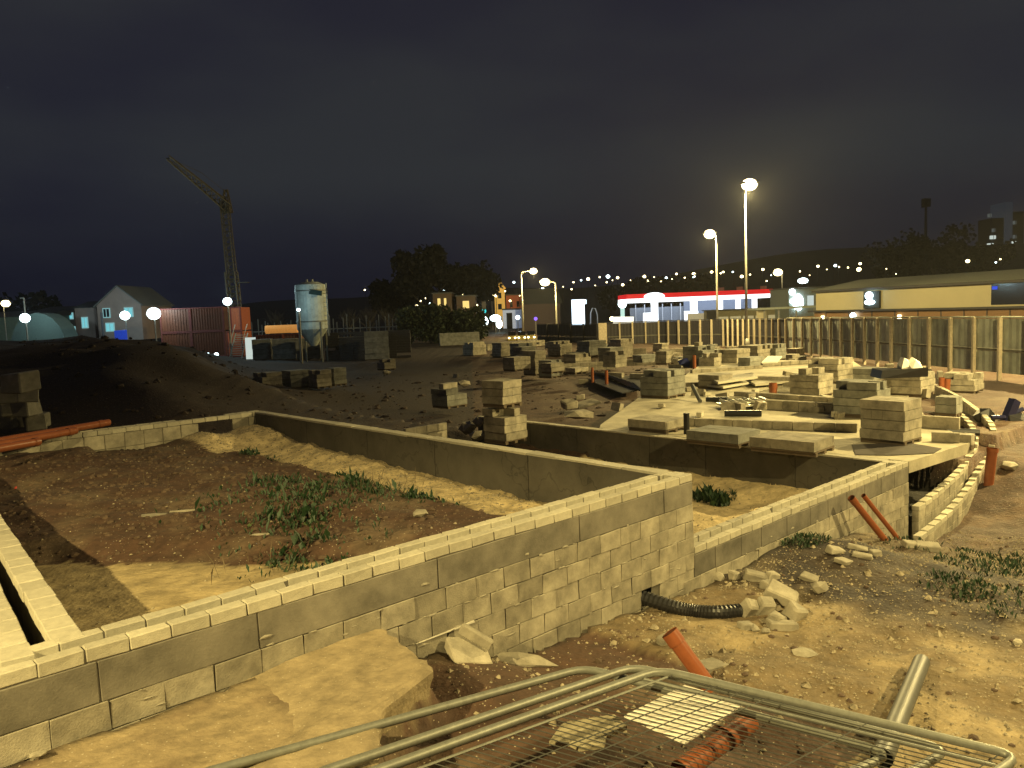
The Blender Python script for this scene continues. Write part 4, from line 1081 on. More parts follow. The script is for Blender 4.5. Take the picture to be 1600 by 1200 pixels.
# cyan canopy strip light
# ---------------------------------------------------------------- junction buildings in the middle
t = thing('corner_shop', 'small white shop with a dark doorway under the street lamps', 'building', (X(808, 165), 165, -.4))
MB().box(-2.9, 3.4, 0, 6, 0, 4.4).build('wall', mat('white_shop_wall_glow', (.5, .55, .62), emis=(.5, .62, .9), estr=.16), t)  # light on the shop wall put in as a bluish glow
MB().box(-2.95, -.3, -.2, -.003, .0, 4.6).build('door_surround', mat('white_surround_glow', (.6, .6, .6), emis=(.8, .85, .9), estr=.35), t); MB().box(-2.2, -1.0, -.26, -.203, 0, 3.8).build('doorway', M_GLASS, t)  # surround glows in place of light falling on it
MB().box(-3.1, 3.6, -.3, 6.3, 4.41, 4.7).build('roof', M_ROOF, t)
t = thing('corner_house', 'tall narrow house front, street lamp light put in as orange glow', 'house', (X(782, 172), 172, -.4))
MB().box(-1.1, 1.1, 0, 7, 0, 9.2).build('front', mat('orange_glow_front', (.55, .36, .12), emis=(1, .55, .1), estr=.5), t)  # street lamp light on the front put in as emission
rf = MB(); rf.v = [Vector(q) for q in ((-1.4, -.2, 9.2), (1.4, -.2, 9.2), (0, -.2, 11), (-1.4, 7, 9.2), (1.4, 7, 9.2), (0, 7, 11))]; rf.f = [(0, 1, 2), (0, 2, 5, 3), (1, 4, 5, 2), (3, 5, 4)]; rf.build('gable', MATS['orange_glow_front'], t)
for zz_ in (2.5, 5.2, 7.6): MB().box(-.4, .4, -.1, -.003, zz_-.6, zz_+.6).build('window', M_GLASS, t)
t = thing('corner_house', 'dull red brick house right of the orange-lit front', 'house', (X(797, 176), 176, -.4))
MB().box(-.7, 2.9, 0, 8, 0, 7.6).build('wall', mat('red_brick_glow', (.34, .13, .07), emis=(.9, .2, .06), estr=.12), t); MB().box(-.9, 3.1, -.3, 8, 7.61, 7.9).build('roof', M_ROOF, t)  # lamplight on the brick put in as a weak red glow
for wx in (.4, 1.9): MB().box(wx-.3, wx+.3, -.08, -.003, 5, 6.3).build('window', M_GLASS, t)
t = thing('dark_house', 'unlit brown house between the two posts by the junction', 'house', (X(846, 140), 140, -.4))
MB().box(-3.2, 3.4, 0, 9, 0, 5.2).build('wall', mat('dim_brown', (.11, .08, .07)), t)
rf = MB(); rf.v = [Vector(q) for q in ((-3.6, -.3, 5.21), (3.8, -.3, 5.21), (3.2, 4.5, 8), (-3, 4.5, 8), (-3.6, 9, 5.21), (3.8, 9, 5.21))]; rf.f = [(0, 1, 2, 3), (3, 2, 5, 4), (0, 3, 4), (1, 5, 2)]; rf.build('roof', M_ROOF, t)
t = thing('traffic_signal', 'small signal showing a teal light left of the orange-lit front', 'traffic light', (X(757, 120), 120, -.4)); MB().tube([(0,0,0),(0,0,4)], .07, 6).build('pole', M_DARKW, t); MB().box(-.3, .3, -.2, .1, 3.9, 5.7).build('head', M_DARKW, t); MB().ell((0, -.25, atY(757, 486, 120).z+.4), .35, .1, .35, 10, 6).build('green_light', emat('teal_light', (.05, .75, .75), 1.0), t)
for i, (px, py, Y, rx, rz_, m_, lb) in enumerate([(755, 502, 130, .85, .85, 'E', 'large round cold white light by the dark bush'), (774, 497, 140, .95, .6, 'E', 'oval cold white light left of the white shop'), (780, 506, 142, .55, .8, 'E', 'small upright white light below the oval one'), (809, 496, 150, .4, .4, 'E', 'small white light over the shop door'), (837, 498, 130, .3, .3, 'B', 'small violet light at the end of the white shop')]):
    q = atY(px, py, Y); t = thing('shop_light', lb, 'light', (q.x, Y, -.4)); MB().ell((0, 0, q.z+.4), rx, .25, rz_, 12, 8).build('lens', E_LAMPW if m_ == 'E' else emat('violet', (.3, .15, 1), 1.5), t, smooth=True); MB().tube([(0, .1, 0), (0, .1, q.z+.4)], .08, 6).build('post', M_STEELP, t)
for i, (px, lb) in enumerate(((800, 'yellow-lit parked car left of the others at the junction'), (815, 'yellow-lit parked car in the middle of the junction row'), (830, 'yellow-lit parked car at the right of the junction row'))):
    q = atY(px, 520, 100); t = thing('parked_car', lb, 'car', (q.x, 100, -.4), 0, 'cars parked at the junction')
    cp_ = mat('yellow_lit_paint', (.5, .40, .13), rough=.35)  # yellow lamplight put into the paint colour
    MB().box(-.55, .55, 0, 3.9, .35, .95, j=.03).build('body', cp_, t); MB().box(-.48, .48, .8, 3.0, .95, 1.45, j=.05).build('cabin', M_GLASS, t)
    for sx2 in (-.5, .5):
        for sy in (.6, 3.2): MB().tube([(sx2-.08, sy, .32), (sx2+.08, sy, .32)], .32, 12).build('wheel', M_BLACK, t)
        MB().ell((sx2*.75, -.02, .7), .13, .05, .1, 8, 5).build('headlight', E_LAMP, t)

# ---------------------------------------------------------------- far hill lamps
HL = [(645,455,2),(657,470,3),(672,474,3),(680,463,2),(683,480,4),(699,475,5),(710,463,3),(722,470,4),(731,459,3),(745,477,4),(762,470,3),(775,463,3),(789,455,3),(797,470,4),(812,462,2),(640,486,3),(655,490,2),(880,448,2),(893,452,3),(930,446,2),(948,441,3),(985,438,2),(1022,433,2),(1033,440,3),(1050,436,2),(1070,434,3),(1098,431,2),(1145,425,3),(1172,429,3),(1205,430,2),(1250,424,3),(1265,430,2),(1292,421,2),(1325,418,3),(1385,420,2),(1400,428,2),(570,453,3),(666,466,4),(651,478,5),(694,453,4),(687,461,3),(692,469,6),(703,468,0),(717,468,4),(739,467,4),(750,444,4),(759,446,2),(803,441,4),(824,454,5),(833,472,4),(833,481,4),(857,477,3),(848,451,5),
 (896,441,3),(908,438,3),(919,436,6),(937,433,3),(950,432,7),(965,434,5),(973,445,5),(957,438,2),(1002,435,4),(1007,432,6),(1013,439,6),(1041,434,4),(1057,428,4),(1084,428,6),(1084,432,5),(1112,425,5),(1126,427,3),(1130,425,4),(1159,432,6),(1192,421,5),(1198,439,3),(1278,416,5),(1305,415,5),(1311,417,3),(1344,412,5),(1342,421,8),(1368,411,5),(1512,408,7),(1556,410,3),(1563,405,3),(1546,401,5)]
gl = {}
cnt_ = {}; ORD = ['', 'first', 'second', 'third', 'fourth', 'fifth', 'sixth', 'seventh', 'eighth', 'ninth', 'tenth', 'eleventh', 'twelfth', 'thirteenth', 'fourteenth']+[f'{a}' for a in ('fifteenth', 'sixteenth', 'seventeenth', 'eighteenth', 'nineteenth', 'twentieth', 'twenty-first', 'twenty-second', 'twenty-third', 'twenty-fourth')]
for i, (px, py, s) in enumerate(sorted(HL)):
    if s == 0: continue
    p = atY(px, py, 300); Y = 300
    # stand the lamp where the sight line meets the hillside, up to 420 m out
    for yy in range(170, 430, 10):
        q = atY(px, py, yy)
        if gz(q.x, q.y) > q.z-7: p = q; Y = yy; break
    r_ = s/2/F*Y*.8
    if (s) not in gl: pass
    g0 = gz(p.x, p.y)
    warm = (i % 5) != 2
    near = 'above the petrol canopy' if 980 < px < 1210 else 'above the cream store' if px >= 1210 else 'over the dark bush and yard' if px < 745 else 'over the junction' if px < 870 else 'over the totem sign'
    cnt_[(warm, near)] = cnt_.get((warm, near), 0)+1
    lab = f'{"warm yellow" if warm else "cold white"} hillside lamp {near}, {ORD[cnt_[(warm, near)]]} from the left'
    t = thing('hillside_lamp', lab, 'street lamp', (p.x, p.y, min(g0, p.z-2)), 0, f'{"warm" if warm else "cold"} hillside lamps {near}')
    hz = p.z-min(g0, p.z-2)
    MB().tube([(0, .4, 0), (0, .4, hz)], .06, 5).build('pole', M_DARKW, t)
    MB().ell((0, 0, hz), r_*1.1, r_, r_*.9, 10, 6).build('lantern', E_LAMP if warm else E_LAMPW, t, smooth=True)
# lit upper windows over the bush
for i, (px, py, lb) in enumerate(((691, 470, 'narrow house with two yellow windows beyond the dark bush'), (728, 474, 'narrow house with one wide yellow window beyond the dark bush'))):
    q = atY(px, py, 135); t = thing('far_house', lb, 'house', (q.x, 135, -.4))
    MB().box(-1.6, 1.6, 0, 6, 0, q.z+1.6).build('wall', mat('far_brown_wall', (.13, .09, .06)), t); MB().box(-1.8, 1.8, -.2, 6.2, q.z+1.61, q.z+1.8).build('roof', M_ROOF, t)
    for wx, ww in (((-.55, .5), (.5, .4)) if i == 0 else ((.0, 1.1),)):
        f = MB().box(wx-ww/2-.08, wx+ww/2+.08, -.06, -.003, q.z-.5, q.z+.9).build('window', M_DARKW, t); MB().box(wx-ww/2, wx+ww/2, -.1, -.065, q.z-.42, q.z+.82).build('pane', E_WIN, f)
# tower block and mast far right
q = atY(1572, 400, 420); t = thing('tower_block', 'far tower block with a few lit windows at the right edge', 'building', (q.x, 420, 10)); zt1 = atY(1572, 316, 420).z-10
MB().box(-8, -1.5, 0, 12, 0, zt1-8).build('slab', mat('tower_dark', (.03, .032, .045)), t); MB().box(-1.45, 2.5, -1, 12, 0, zt1).build('stair_core', mat('tower_core', (.06, .07, .09), emis=(.2, .27, .4), estr=.07), t); MB().box(2.55, 9, 0, 12, 0, zt1-5).build('slab', MATS['tower_dark'], t)
for px, py, ww in ((1550, 371, 2.6), (1546, 383, 2.8), (1582, 380, 2.2), (1584, 348, 1.2), (1584, 370, 1.2), (1545, 337, 1.6), (1551, 360, 1.2)):
    w_ = atY(px, py, 420); f = MB().box(w_.x-q.x-ww/2, w_.x-q.x+ww/2, -1.3, -.9+.85, w_.z-10-.9, w_.z-10+.9).build('window', E_PALE if ww > 2 else mat('dim_window', (.1, .11, .12), emis=(.5, .6, .6), estr=.12), t)
    MB().box(w_.x-q.x-.1, w_.x-q.x+.1, -1.4, -1.31, w_.z-10-.9, w_.z-10+.9).build('glazing_bar', M_DARKW, f)
q = atY(1446, 400, 380); t = thing('radio_mast', 'slim dark mast with a bulky head, far right above the trees', 'mast', (q.x, 380, 8)); zt1 = atY(1446, 314, 380).z-8
MB().tube([(0, 0, 0), (0, 0, zt1)], .9, 8, .5).build('shaft', mat('mast_dark', (.02, .02, .03)), t); MB().box(-1.5, 1.5, -1.5, 1.5, zt1-3, zt1+1, j=.2).build('antenna_head', MATS['mast_dark'], t)
lamp_at(1584, 402, 8, 9, 330, 'bright yellow lamp at the foot of the far tower block', 0, 0, arm=.2, head=1.7, cast=False, pr=.2)

# ---------------------------------------------------------------- foreground: fence panels lying on the ground
def panel(K, A, B, label, la, lb, wire=True, r=.030, infill=True):
    """frame with rounded corner at K, arms of length la along A, lb along B"""
    K = Vector(K); A = (Vector(A)-K).normalized(); B = (Vector(B)-K).normalized()
    t = thing('fence_panel', label, 'fence panel', tuple(K), 0, 'steel mesh fence panels lying in a heap')
    rc = .16; pts = []
    C = [(A*la+B*lb), (A*la), Vector((0, 0, 0)), (B*lb)]
    def corner(p, a, b):   # from direction a towards b
        return [p+a*rc*(1-s)**2+b*rc*s**2 for s in (0, .25, .5, .75, 1)]
    pts = corner(C[1], B, -A) + corner(C[2], A, B)[0:] + corner(C[3], -B, A) + corner(C[0], -A, -B)
    pts.append(pts[0])
    MB().tube(pts, r, 10, cap=False).build('frame', M_GALV, t, smooth=True)
    n = A.cross(B).normalized(); n = n if n.z > 0 else -n
    if infill:
        mb = MB(); k = int(lb/.062)
        for i in range(1, k):
            p = B*(lb*i/k); q = p+A*(la-.05)
            mb.tube([p+A*.12, q], .0042, 4, cap=False)
        for s in (.13, .45, .62, .80, la*.62, la-.1):
            mb.tube([A*s+B*.05, A*s+B*(lb-.05)], .0048, 4, cap=False)
        stuff(mb.build('mesh_infill', M_WIRE, t))
        MB().tube([A*.13+B*.1+n*.002, A*.13+B*(lb-.1)+n*.002], .009, 6).build('stiffener', M_GALV, t)
        MB().tube([B*.22+A*.05, B*.22+A*(la-.05)], .010, 6).build('stiffener', M_GALV, t)
    return t
panel(at(1030, 1046, .92), at(1545, 1170, .60), at(600, 1200, .98), 'topmost mesh fence panel, its long tube running to the lower right corner', 2.36, 2.6)
panel(at(992, 1041, .88), at(1400, 1150, .52), at(530, 1197, .93), 'middle mesh fence panel, its rounded corner left of the topmost one', 2.2, 2.6, infill=False)
panel(at(915, 1043, .84), at(1330, 1160, .48), at(340, 1202, .89), 'lowest mesh fence panel, its tube crossing the broken apron', 2.2, 2.9, infill=False)
def quadboard(px, z, th, m, name, label, cat, sub=0):
    P = [at(x, y, zz) for (x, y), zz in zip(px, z)]
    b = MB(); b.v = P+[p-Vector((0, 0, th)) for p in P]; n = len(P)
    b.f = [tuple(range(n)), tuple(range(n, 2*n))[::-1]]+[(i, n+i, n+(i+1) % n, (i+1) % n) for i in range(n)]
    return tag(b.build(name, m), label, cat)
quadboard([(975, 1118), (1070, 1161), (1163, 1099), (1070, 1070)], (.78, .78, .76, .78), .012, M_WHITE, 'white_board', 'clean white board caught under the mesh of the top panel', 'board')
quadboard([(858, 1158), (880, 1128), (960, 1116), (980, 1134), (948, 1150), (944, 1163), (905, 1168), (890, 1160)], (.6,)*8, .03, mat('tan_rubble', (.34, .30, .2), bump=.02, bscale=30), 'broken_sheet', 'ragged tan piece of sheet under the mesh left of the white board', 'board')
def pipe(a, b, r, m, label, name='drain_pipe', collar=None, group='orange drain pipes', n=14, hollow=True, cat='pipe'):
    a = Vector(a); b = Vector(b); t = thing(name, label, cat, tuple(a), 0, group); d = b-a
    MB().tube([(0, 0, 0), d], r, n, cap=False).build('barrel', m, t, smooth=True)
    MB().tube([(0, 0, 0), d], r*.88, n, cap=False).build('bore', M_BLACK if not hollow else mat('pipe_bore', (.10, .03, .012)), t, smooth=True)
    if collar is not None:
        for c in collar: MB().tube([d*c, d*min(1, c+.12/d.length)], r*1.13, n, cap=False).build('collar', m, t, smooth=True)
    return t
pipe(atY(1046, 988, at(1112, 1078, .05).y+.15), at(1112, 1078, .05), .075, M_ORANGE, 'orange drain pipe leaning up out of the pit behind the mesh panels', collar=[0])
pipe(at(1062, 1205, .42), at(1172, 1128, .42), .075, M_ORANGE, 'orange drain pipe lying under the mesh panels below the white board', collar=[.62])
pipe(at(1330, 778, .42), at(1394, 858, -.55), .055, M_ORANGE, 'orange drain pipe leaning against the lower block wall, left of the pair', collar=[0])
pipe(at(1349, 774, .42), at(1412, 853, -.55), .04, M_ORANGE, 'thin orange pipe leaning alongside the wider one on the lower wall')
pipe(gat(1543, 758)-Vector((0, 0, .15)), atY(1551, 700, gat(1543, 758).y) , .11, M_ORANGE, 'upright orange pipe at the end of the curved wall', collar=[.9])
pipe(at(1208, 619, .45), at(1208, 619, .45)+Vector((0, 0, .45)), .13, M_ORANGE, 'short orange pipe stub rising from the slab', collar=[.6])
pipe(at(1471, 616, .1), at(1471, 616, .1)+Vector((0, 0, .6)), .1, M_ORANGE, 'left one of two orange stubs beside the pack on bare earth')
pipe(at(1479, 616, .1), at(1479, 616, .1)+Vector((.03, 0, .55)), .1, M_ORANGE, 'right one of two orange stubs beside the pack on bare earth')
pipe(at(926, 598, 0), at(926, 598, 0)+Vector((0, 0, .75)), .07, M_ORANGE, 'thin orange stub left of the pipe pit')
pipe(at(948, 602, 0), at(948, 602, 0)+Vector((0, 0, .7)), .08, M_ORANGE, 'thin orange stub in front of the pipe pit')
pipe(at(1085, 580, .3), at(1085, 580, .3)+Vector((0, 0, .8)), .09, M_ORANGE, 'orange stub by the blue bag')
for i, (a, b) in enumerate((((-30, 694), (170, 660)), ((-30, 700), (118, 673)), ((-30, 706), (60, 690)))):
    pipe(at(a[0], a[1], 1.52+.02*i), at(b[0], b[1], 1.52-.01*i), .075, M_ORANGE, ['longest of the orange pipes lying across the left wall', 'middle orange pipe lying across the left wall', 'shortest orange pipe lying across the left wall'][i], collar=[.9])
pipe(at(1440, 1034, .10), at(1378, 1185, .34), .075, M_GREYP, 'grey duct pipe lying on the gravel and under the mesh panel', 'duct_pipe', group='grey and black ducts', hollow=False)
# corrugated black pipe
c0 = [wld(HU, .35, .08), wld(HU+.05, .02, .07), gat(1052, 956)+Vector((0, 0, .06)), gat(1085, 963)+Vector((0, 0, .06)), gat(1120, 965)+Vector((0, 0, .06)), gat(1158, 962)+Vector((0, 0, .06))]
fine = []
for i in range(len(c0)-1):
    p0_, p1_, p2_, p3_ = c0[max(i-1, 0)], c0[i], c0[i+1], c0[min(i+2, len(c0)-1)]
    for k in range(14):
        s = k/14; fine.append(.5*((2*p1_)+(p2_-p0_)*s+(2*p0_-5*p1_+4*p2_-p3_)*s*s+(3*p1_-p0_-3*p2_+p3_)*s**3))
tag(MB().tube(fine, .088, 14, ribs=.88).build('corrugated_pipe', M_BLACK), 'black corrugated pipe curving out of the gap at the foot of the high wall', 'pipe', 'grey and black ducts')
q = at(1073, 678, .45)
tag(MB().tube([(0, 0, 0), (0, 0, .28), (0, 0, .52)], .075, 12).build('duct_stub', M_BLACK, None, q), 'upright black duct stub between two flat block packs', 'pipe', 'grey and black ducts')

# ---------------------------------------------------------------- rubble
def rubble(px, py, z, sx, sy, sz, label, rz=None, tilt=(0, 0), kind='chunk', m=None):
    p = gat(px, py) if (z < .7 or .9 < z < 1.05) and py > 700 else at(px, py, z)
    if z == .28 or z == .12: p.z += z*.6
    mb = MB()
    if kind == 'chunk': mb.cham(sx, sy, sz, min(sx, sy, sz)*.14, None, min(sx, sy, sz)*.13)
    else: mb.rock((0, 0, 0), sx/2, (1, sy/sx, sz/sx), seed=int(px*7+py))
    o = mb.build('block_fragment' if kind == 'chunk' else 'rubble_stone', m or M_BLOCK, None, (p.x, p.y, p.z+sz*.42))
    o.rotation_euler = (tilt[0], tilt[1], random.uniform(0, 3) if rz is None else rz)
    return tag(o, label, 'rubble', 'broken blocks and stones')
RB = [
 (706, 1012, .1, .40, .30, .12, 'large broken block tilted in the pit beside the apron', .5, (.5, .25), 'chunk'),
 (722, 1003, .28, .34, .07, .10, 'pale block edge standing on the tilted block in the pit', -.2, (.1, .5), 'chunk'),
 (790, 1020, .08, .75, .26, .10, 'long curved wedge of pale concrete at the wall foot', .1, (.15, .2), 'stone'),
 (1040, 1008, .05, .16, .14, .12, 'small cube of block just left of the leaning orange pipe', .4, (.1, 0), 'chunk'),
 (1110, 1042, .05, .30, .22, .04, 'flat slab standing for the shadow right of the leaning orange pipe', .6, (.0, .1), 'chunk'),  # slab put where the leaning pipe's shadow falls
 (1122, 908, 0, .2, .17, .14, 'leftmost round block of the rubble ring near the wall', .2, (0, .2), 'stone'),
 (1147, 905, 0, .14, .12, .12, 'small block second in the rubble ring', .6, (0, .2), 'chunk'),
 (1182, 908, 0, .34, .16, .14, 'long block at the back of the rubble ring', -.2, (.2, .2), 'chunk'),
 (1206, 905, 0, .18, .12, .1, 'short flat block behind the rubble ring', .4, (.1, .2), 'chunk'),
 (1200, 918, 0, .22, .14, .1, 'flat pale slab inside the rubble ring', .9, (.1, .1), 'chunk'),
 (1222, 945, .12, .36, .24, .14, 'largest pale block on top of the rubble heap', -.55, (.15, .35), 'chunk'),
 (1243, 968, .02, .2, .22, .2, 'upright block at the right end of the rubble heap', .3, (.2, .1), 'chunk'),
 (1170, 962, .02, .22, .18, .2, 'pointed dark block at the left of the rubble heap', .4, (.5, .3), 'chunk'),
 (1195, 960, .02, .2, .16, .2, 'square block in the middle of the rubble heap', .1, (.2, .2), 'chunk'),
 (1212, 975, .0, .22, .16, .14, 'block leaning at the front of the rubble heap', .9, (.3, .2), 'chunk'),
 (1222, 982, 0, .34, .14, .1, 'flat slab at the front right of the rubble heap', .15, (.0, .15), 'chunk'),
 (1165, 984, 0, .16, .1, .1, 'small block lying before the rubble heap, left', .3, (0, .1), 'chunk'),
 (1180, 988, 0, .11, .1, .1, 'little cube before the rubble heap, middle', .3, (0, .1), 'stone'),
 (1196, 990, 0, .11, .09, .08, 'little cube before the rubble heap, right', .3, (0, .1), 'stone'),
 (1265, 908, .05, .22, .14, .09, 'pale block end poking from the dark soil', -.5, (.2, .3), 'chunk'),
 (1280, 930, 0, .26, .22, .22, 'rounded grey lump of block right of the rubble heap', .3, (.2, .5), 'stone'),
 (1305, 865, -.1, .22, .16, .1, 'pale block in the small heap under the leaning pipes', .3, (.1, .2), 'chunk'),
 (1318, 880, -.1, .2, .18, .06, 'square tile in front of the small heap', .6, (.1, .1), 'chunk'),
 (1340, 860, -.2, .26, .1, .08, 'stick-like block in the small heap', -.5, (.1, .2), 'chunk'),
 (1347, 872, -.2, .26, .1, .08, 'second stick-like block in the small heap', -.5, (.1, .1), 'chunk'),
 (1368, 868, -.3, .16, .1, .08, 'small block right of the small heap', .2, (.1, .1), 'chunk'),
 (1425, 855, -.75, .3, .16, .1, 'bright white fragment at the foot of the wall corner', .1, (.1, .2), 'chunk'),
 (1445, 845, -.75, .28, .16, .1, 'second bright white fragment right of the wall corner', -.3, (.1, .2), 'chunk'),
 (1450, 858, -.8, .35, .25, .1, 'flat tan slab right of the wall corner', -.3, (.1, .1), 'chunk'),
 (1496, 798, -.7, .3, .2, .12, 'pale block fragment outside the curved wall', .5, (.1, .2), 'chunk'),
 (1577, 735, -.6, .45, .35, .25, 'rounded pale boulder right of the orange upright pipe', .3, (0, 0), 'stone'),
 (1583, 682, -.6, .5, .25, .12, 'thin pale fragment on the mud at the right edge', .3, (0, 0), 'chunk'),
 (1590, 1008, -.1, .10, .09, .08, 'pale stone in the dark mud at the right edge', .3, (0, 0), 'stone'),
 (1258, 1025, -.02, .26, .2, .10, 'smooth hump of stone in the gravel, dark on its right', .3, (0, 0), 'stone'),
 (655, 808, .95, .24, .16, .12, 'tan stone on the soil mound near the wall', .3, (0, 0), 'stone'),
 (240, 806, 1.0, .40, .22, .03, 'flat pale lump on the soil mound', .2, (0, 0), 'stone'),
 (413, 836, 1.0, .36, .13, .03, 'orange-tan scrap on the soil mound', .5, (0, .1), 'stone'),
 (86, 818, .8, .28, .34, .18, 'tan lump at the tip of the shadowed strip', .9, (0, 0), 'stone'),
 (285, 800, 1.0, .34, .04, .03, 'thin pale strip of metal lying on the soil mound', .2, (0, 0), 'chunk'),
 (60, 1182, .86, .12, .08, .04, 'small pale stone at the foot of the wall, lower left', .2, (0, 0), 'stone'),
 (915, 632, 0, 1.0, .7, .08, 'pale board lying on a mound behind the party wall', .4, (.1, -.15), 'chunk'),
 (890, 638, 0, .5, .4, .3, 'block under the pale board behind the party wall', .4, (.2, -.1), 'chunk'),
 (905, 655, 0, 1.2, .8, .35, 'dark earth clod below the pale board', .4, (0, 0), 'stone'),
 (732, 678, -.1, .6, .5, .5, 'boulder by the dark slot in the broken back wall', .4, (0, 0), 'stone'),
 (752, 668, .1, .5, .5, .4, 'second boulder above the slot in the broken back wall', .4, (0, 0), 'stone'),
 (745, 690, -.2, .5, .5, .4, 'third boulder below the slot in the broken back wall', .4, (0, 0), 'stone'),
 (725, 603, 1.0, .5, .4, .25, 'bag-like lump on the pack left of the stepped stack', .4, (0, 0), 'stone'),
 (603, 585, 0, .6, .5, .3, 'yellow lump of rubble below the small dim pack', .4, (0, 0), 'stone'),
]
for a in RB: rubble(*a[:7], rz=a[7], tilt=a[8], kind=a[9])
# left rubble heap beyond the wall
for i, (px, py, z, s) in enumerate([(8, 668, .6, .9), (35, 665, .6, .9), (55, 672, .6, .5), (12, 650, 1.1, .8), (38, 648, 1.1, .8), (16, 630, 1.6, .7), (40, 628, 1.6, .7), (32, 612, 2.1, .7), (66, 668, .6, .4)]):
    p = at(px, py, z); o = MB().cham(s, s*.8, .48, .03, None, .04).build('concrete_lump', mat('dim_grey_block', (.20, .19, .16), nstr=.4, nscale=4), None, (p.x, p.y, z+.24)); o.rotation_euler = (0, 0, .4*i)
    tag(o, 'grey block in the heap at the left edge, '+['bottom left', 'bottom middle', 'bottom right', 'second row left', 'second row right', 'third row left', 'third row right', 'very top', 'outlying small one'][i], 'rubble', 'grey block heap at the left edge')

# misc on the slab
t = thing('ribbed_sheets', 'bundle of shiny ribbed metal sheets on the slab', 'sheet bundle', at(1166, 634, .5), ANG-.6)
for k in range(6): MB().tube([(-.62+k*.25, -.35, .12), (-.62+k*.25, .45, .16)], .055, 8).build('rib', mat('shiny_rib', (.62, .6, .5), rough=.25, metal=.3), t, smooth=True)
MB().box(-.75, .75, -.4, .45, .02, .08).build('sheet', MATS['shiny_rib'], t)
tag(MB().tube([at(1132, 646, .55), at(1190, 646, .55)], .09, 10).build('duct_pipe', M_BLACK), 'black pipe lying in front of the ribbed sheets', 'pipe', 'grey and black ducts')
tag(MB().tube([at(1103, 624, .55), at(1138, 624, .55)], .08, 10).build('duct_pipe', M_BLACK), 'short black pipe left of the ribbed sheets', 'pipe', 'grey and black ducts')
tag(MB().tube([at(1082, 603, .9), at(1094, 627, .5)], .07, 8).build('duct_pipe', M_GREYP), 'dark rod leaning between pale kerb and ribbed sheets', 'pipe', 'grey and black ducts')
q = at(1392, 700, .455); tag(MB().poly([(-1.0, -.6), (-.4, -.8), (.5, -.75), (.9, -.3), (.6, .5), (-.6, .5)], 0, .012).build('membrane_sheet', mat('dark_membrane', (.06, .05, .045)), None, (q.x, q.y, .455)), 'dark sheet spread under the four-layer block pack', 'sheet')
quadboard([(1190, 566), (1200, 556), (1222, 556), (1214, 565)], (1.3,)*4, .05, M_WHITE, 'white_sheet', 'bright white sheet on the far pack below the hoarding', 'sheet')
quadboard([(1112, 592), (1175, 582), (1184, 588), (1122, 597)], (.8,)*4, .08, M_COPE, 'plank', 'long pale plank lying on the far slab', 'plank')
quadboard([(1165, 592), (1250, 586), (1290, 590), (1180, 600)], (.62,)*4, .08, M_COPE, 'plank', 'broad pale slab near the row of brown-faced blocks', 'plank')
quadboard([(1100, 600), (1140, 594), (1170, 597), (1130, 604)], (.62,)*4, .08, M_COPE, 'plank', 'short pale slab beside the small pack on a dark pallet', 'plank')
q = at(1073, 572, .3); tag(MB().rock((0, 0, .2), .55, (1, .8, .6), 5).build('blue_bag', mat('blue_bag', (.02, .035, .22), rough=.5), None, q), 'blue plastic bag between far packs', 'bag')
q = at(1406, 590, 1.25); tag(MB().box(-.7, .7, -.3, .3, 0, .28, j=.05).build('dark_tray', M_BLACK, None, q), 'dark tray on the pack with pale bags', 'tray')
for i, px in enumerate((1413, 1427)): q = at(px, 578, 1.45); tag(MB().rock((0, 0, .1), .26, (1, .8, 1.1), 15+i).build('pale_bag', M_WHITE, None, q), ['left', 'right'][i]+' pale bag standing on the pack by the dark tray', 'bag')
# dark pit with black pipes in the middle distance
for i in range(7):
    a = at(925+i*9, 582+i*3, .1); b = at(985+i*3, 604+i, .1); tag(MB().tube([a, (a+b)/2+Vector((0, 0, .15)), b], .07, 6).build('duct_pipe', M_BLACK), f'black duct in the pipe pit, {["rearmost", "second from the rear", "third from the rear", "middle", "third from the front", "second from the front", "frontmost"][i]}', 'pipe', 'black ducts in the pipe pit')
o = MB().poly([(q.x, q.y) for q in (at(925, 583, 0), at(1000, 592, 0), at(1003, 610, 0), at(972, 616, 0), at(930, 600, 0))], .02, .06).build('pit_shade_sheet', M_BLACK); tag(o, 'black sheet standing for the shade of the pipe pit', 'sheet')  # flat black sheet stands for the dark of the pit
# dark plastic junk at right
t = thing('machine_part', 'blue and black plastic barrow-like object lying behind the curved wall', 'equipment', at(1572, 682, -.5), .3)
MB().rock((.35, 0, .35), .5, (1.2, .8, .8), 3).build('black_tub', M_BLACK, t); MB().box(-.35, -.1, -.1, .1, .2, 1.05, Matrix.Rotation(.5, 4, 'Y')).build('blue_handle', mat('navy_plastic', (.008, .009, .04), rough=.4), t); MB().tube([(-.6, 0, .6), (0, 0, .55), (.6, 0, .75)], .07, 8).build('bar', MATS['navy_plastic'], t); MB().rock((-.6, .2, .6), .35, (1, .8, .9), 8).build('black_bundle', M_BLACK, t)
tag(MB().tube([at(22, 765, .95), at(45, 750, .95), at(78, 741, .97)], .028, 8).build('red_hose', mat('red_plastic', (.6, .05, .03), rough=.4)), 'short bright red strip lying on the soil at the left', 'hose')
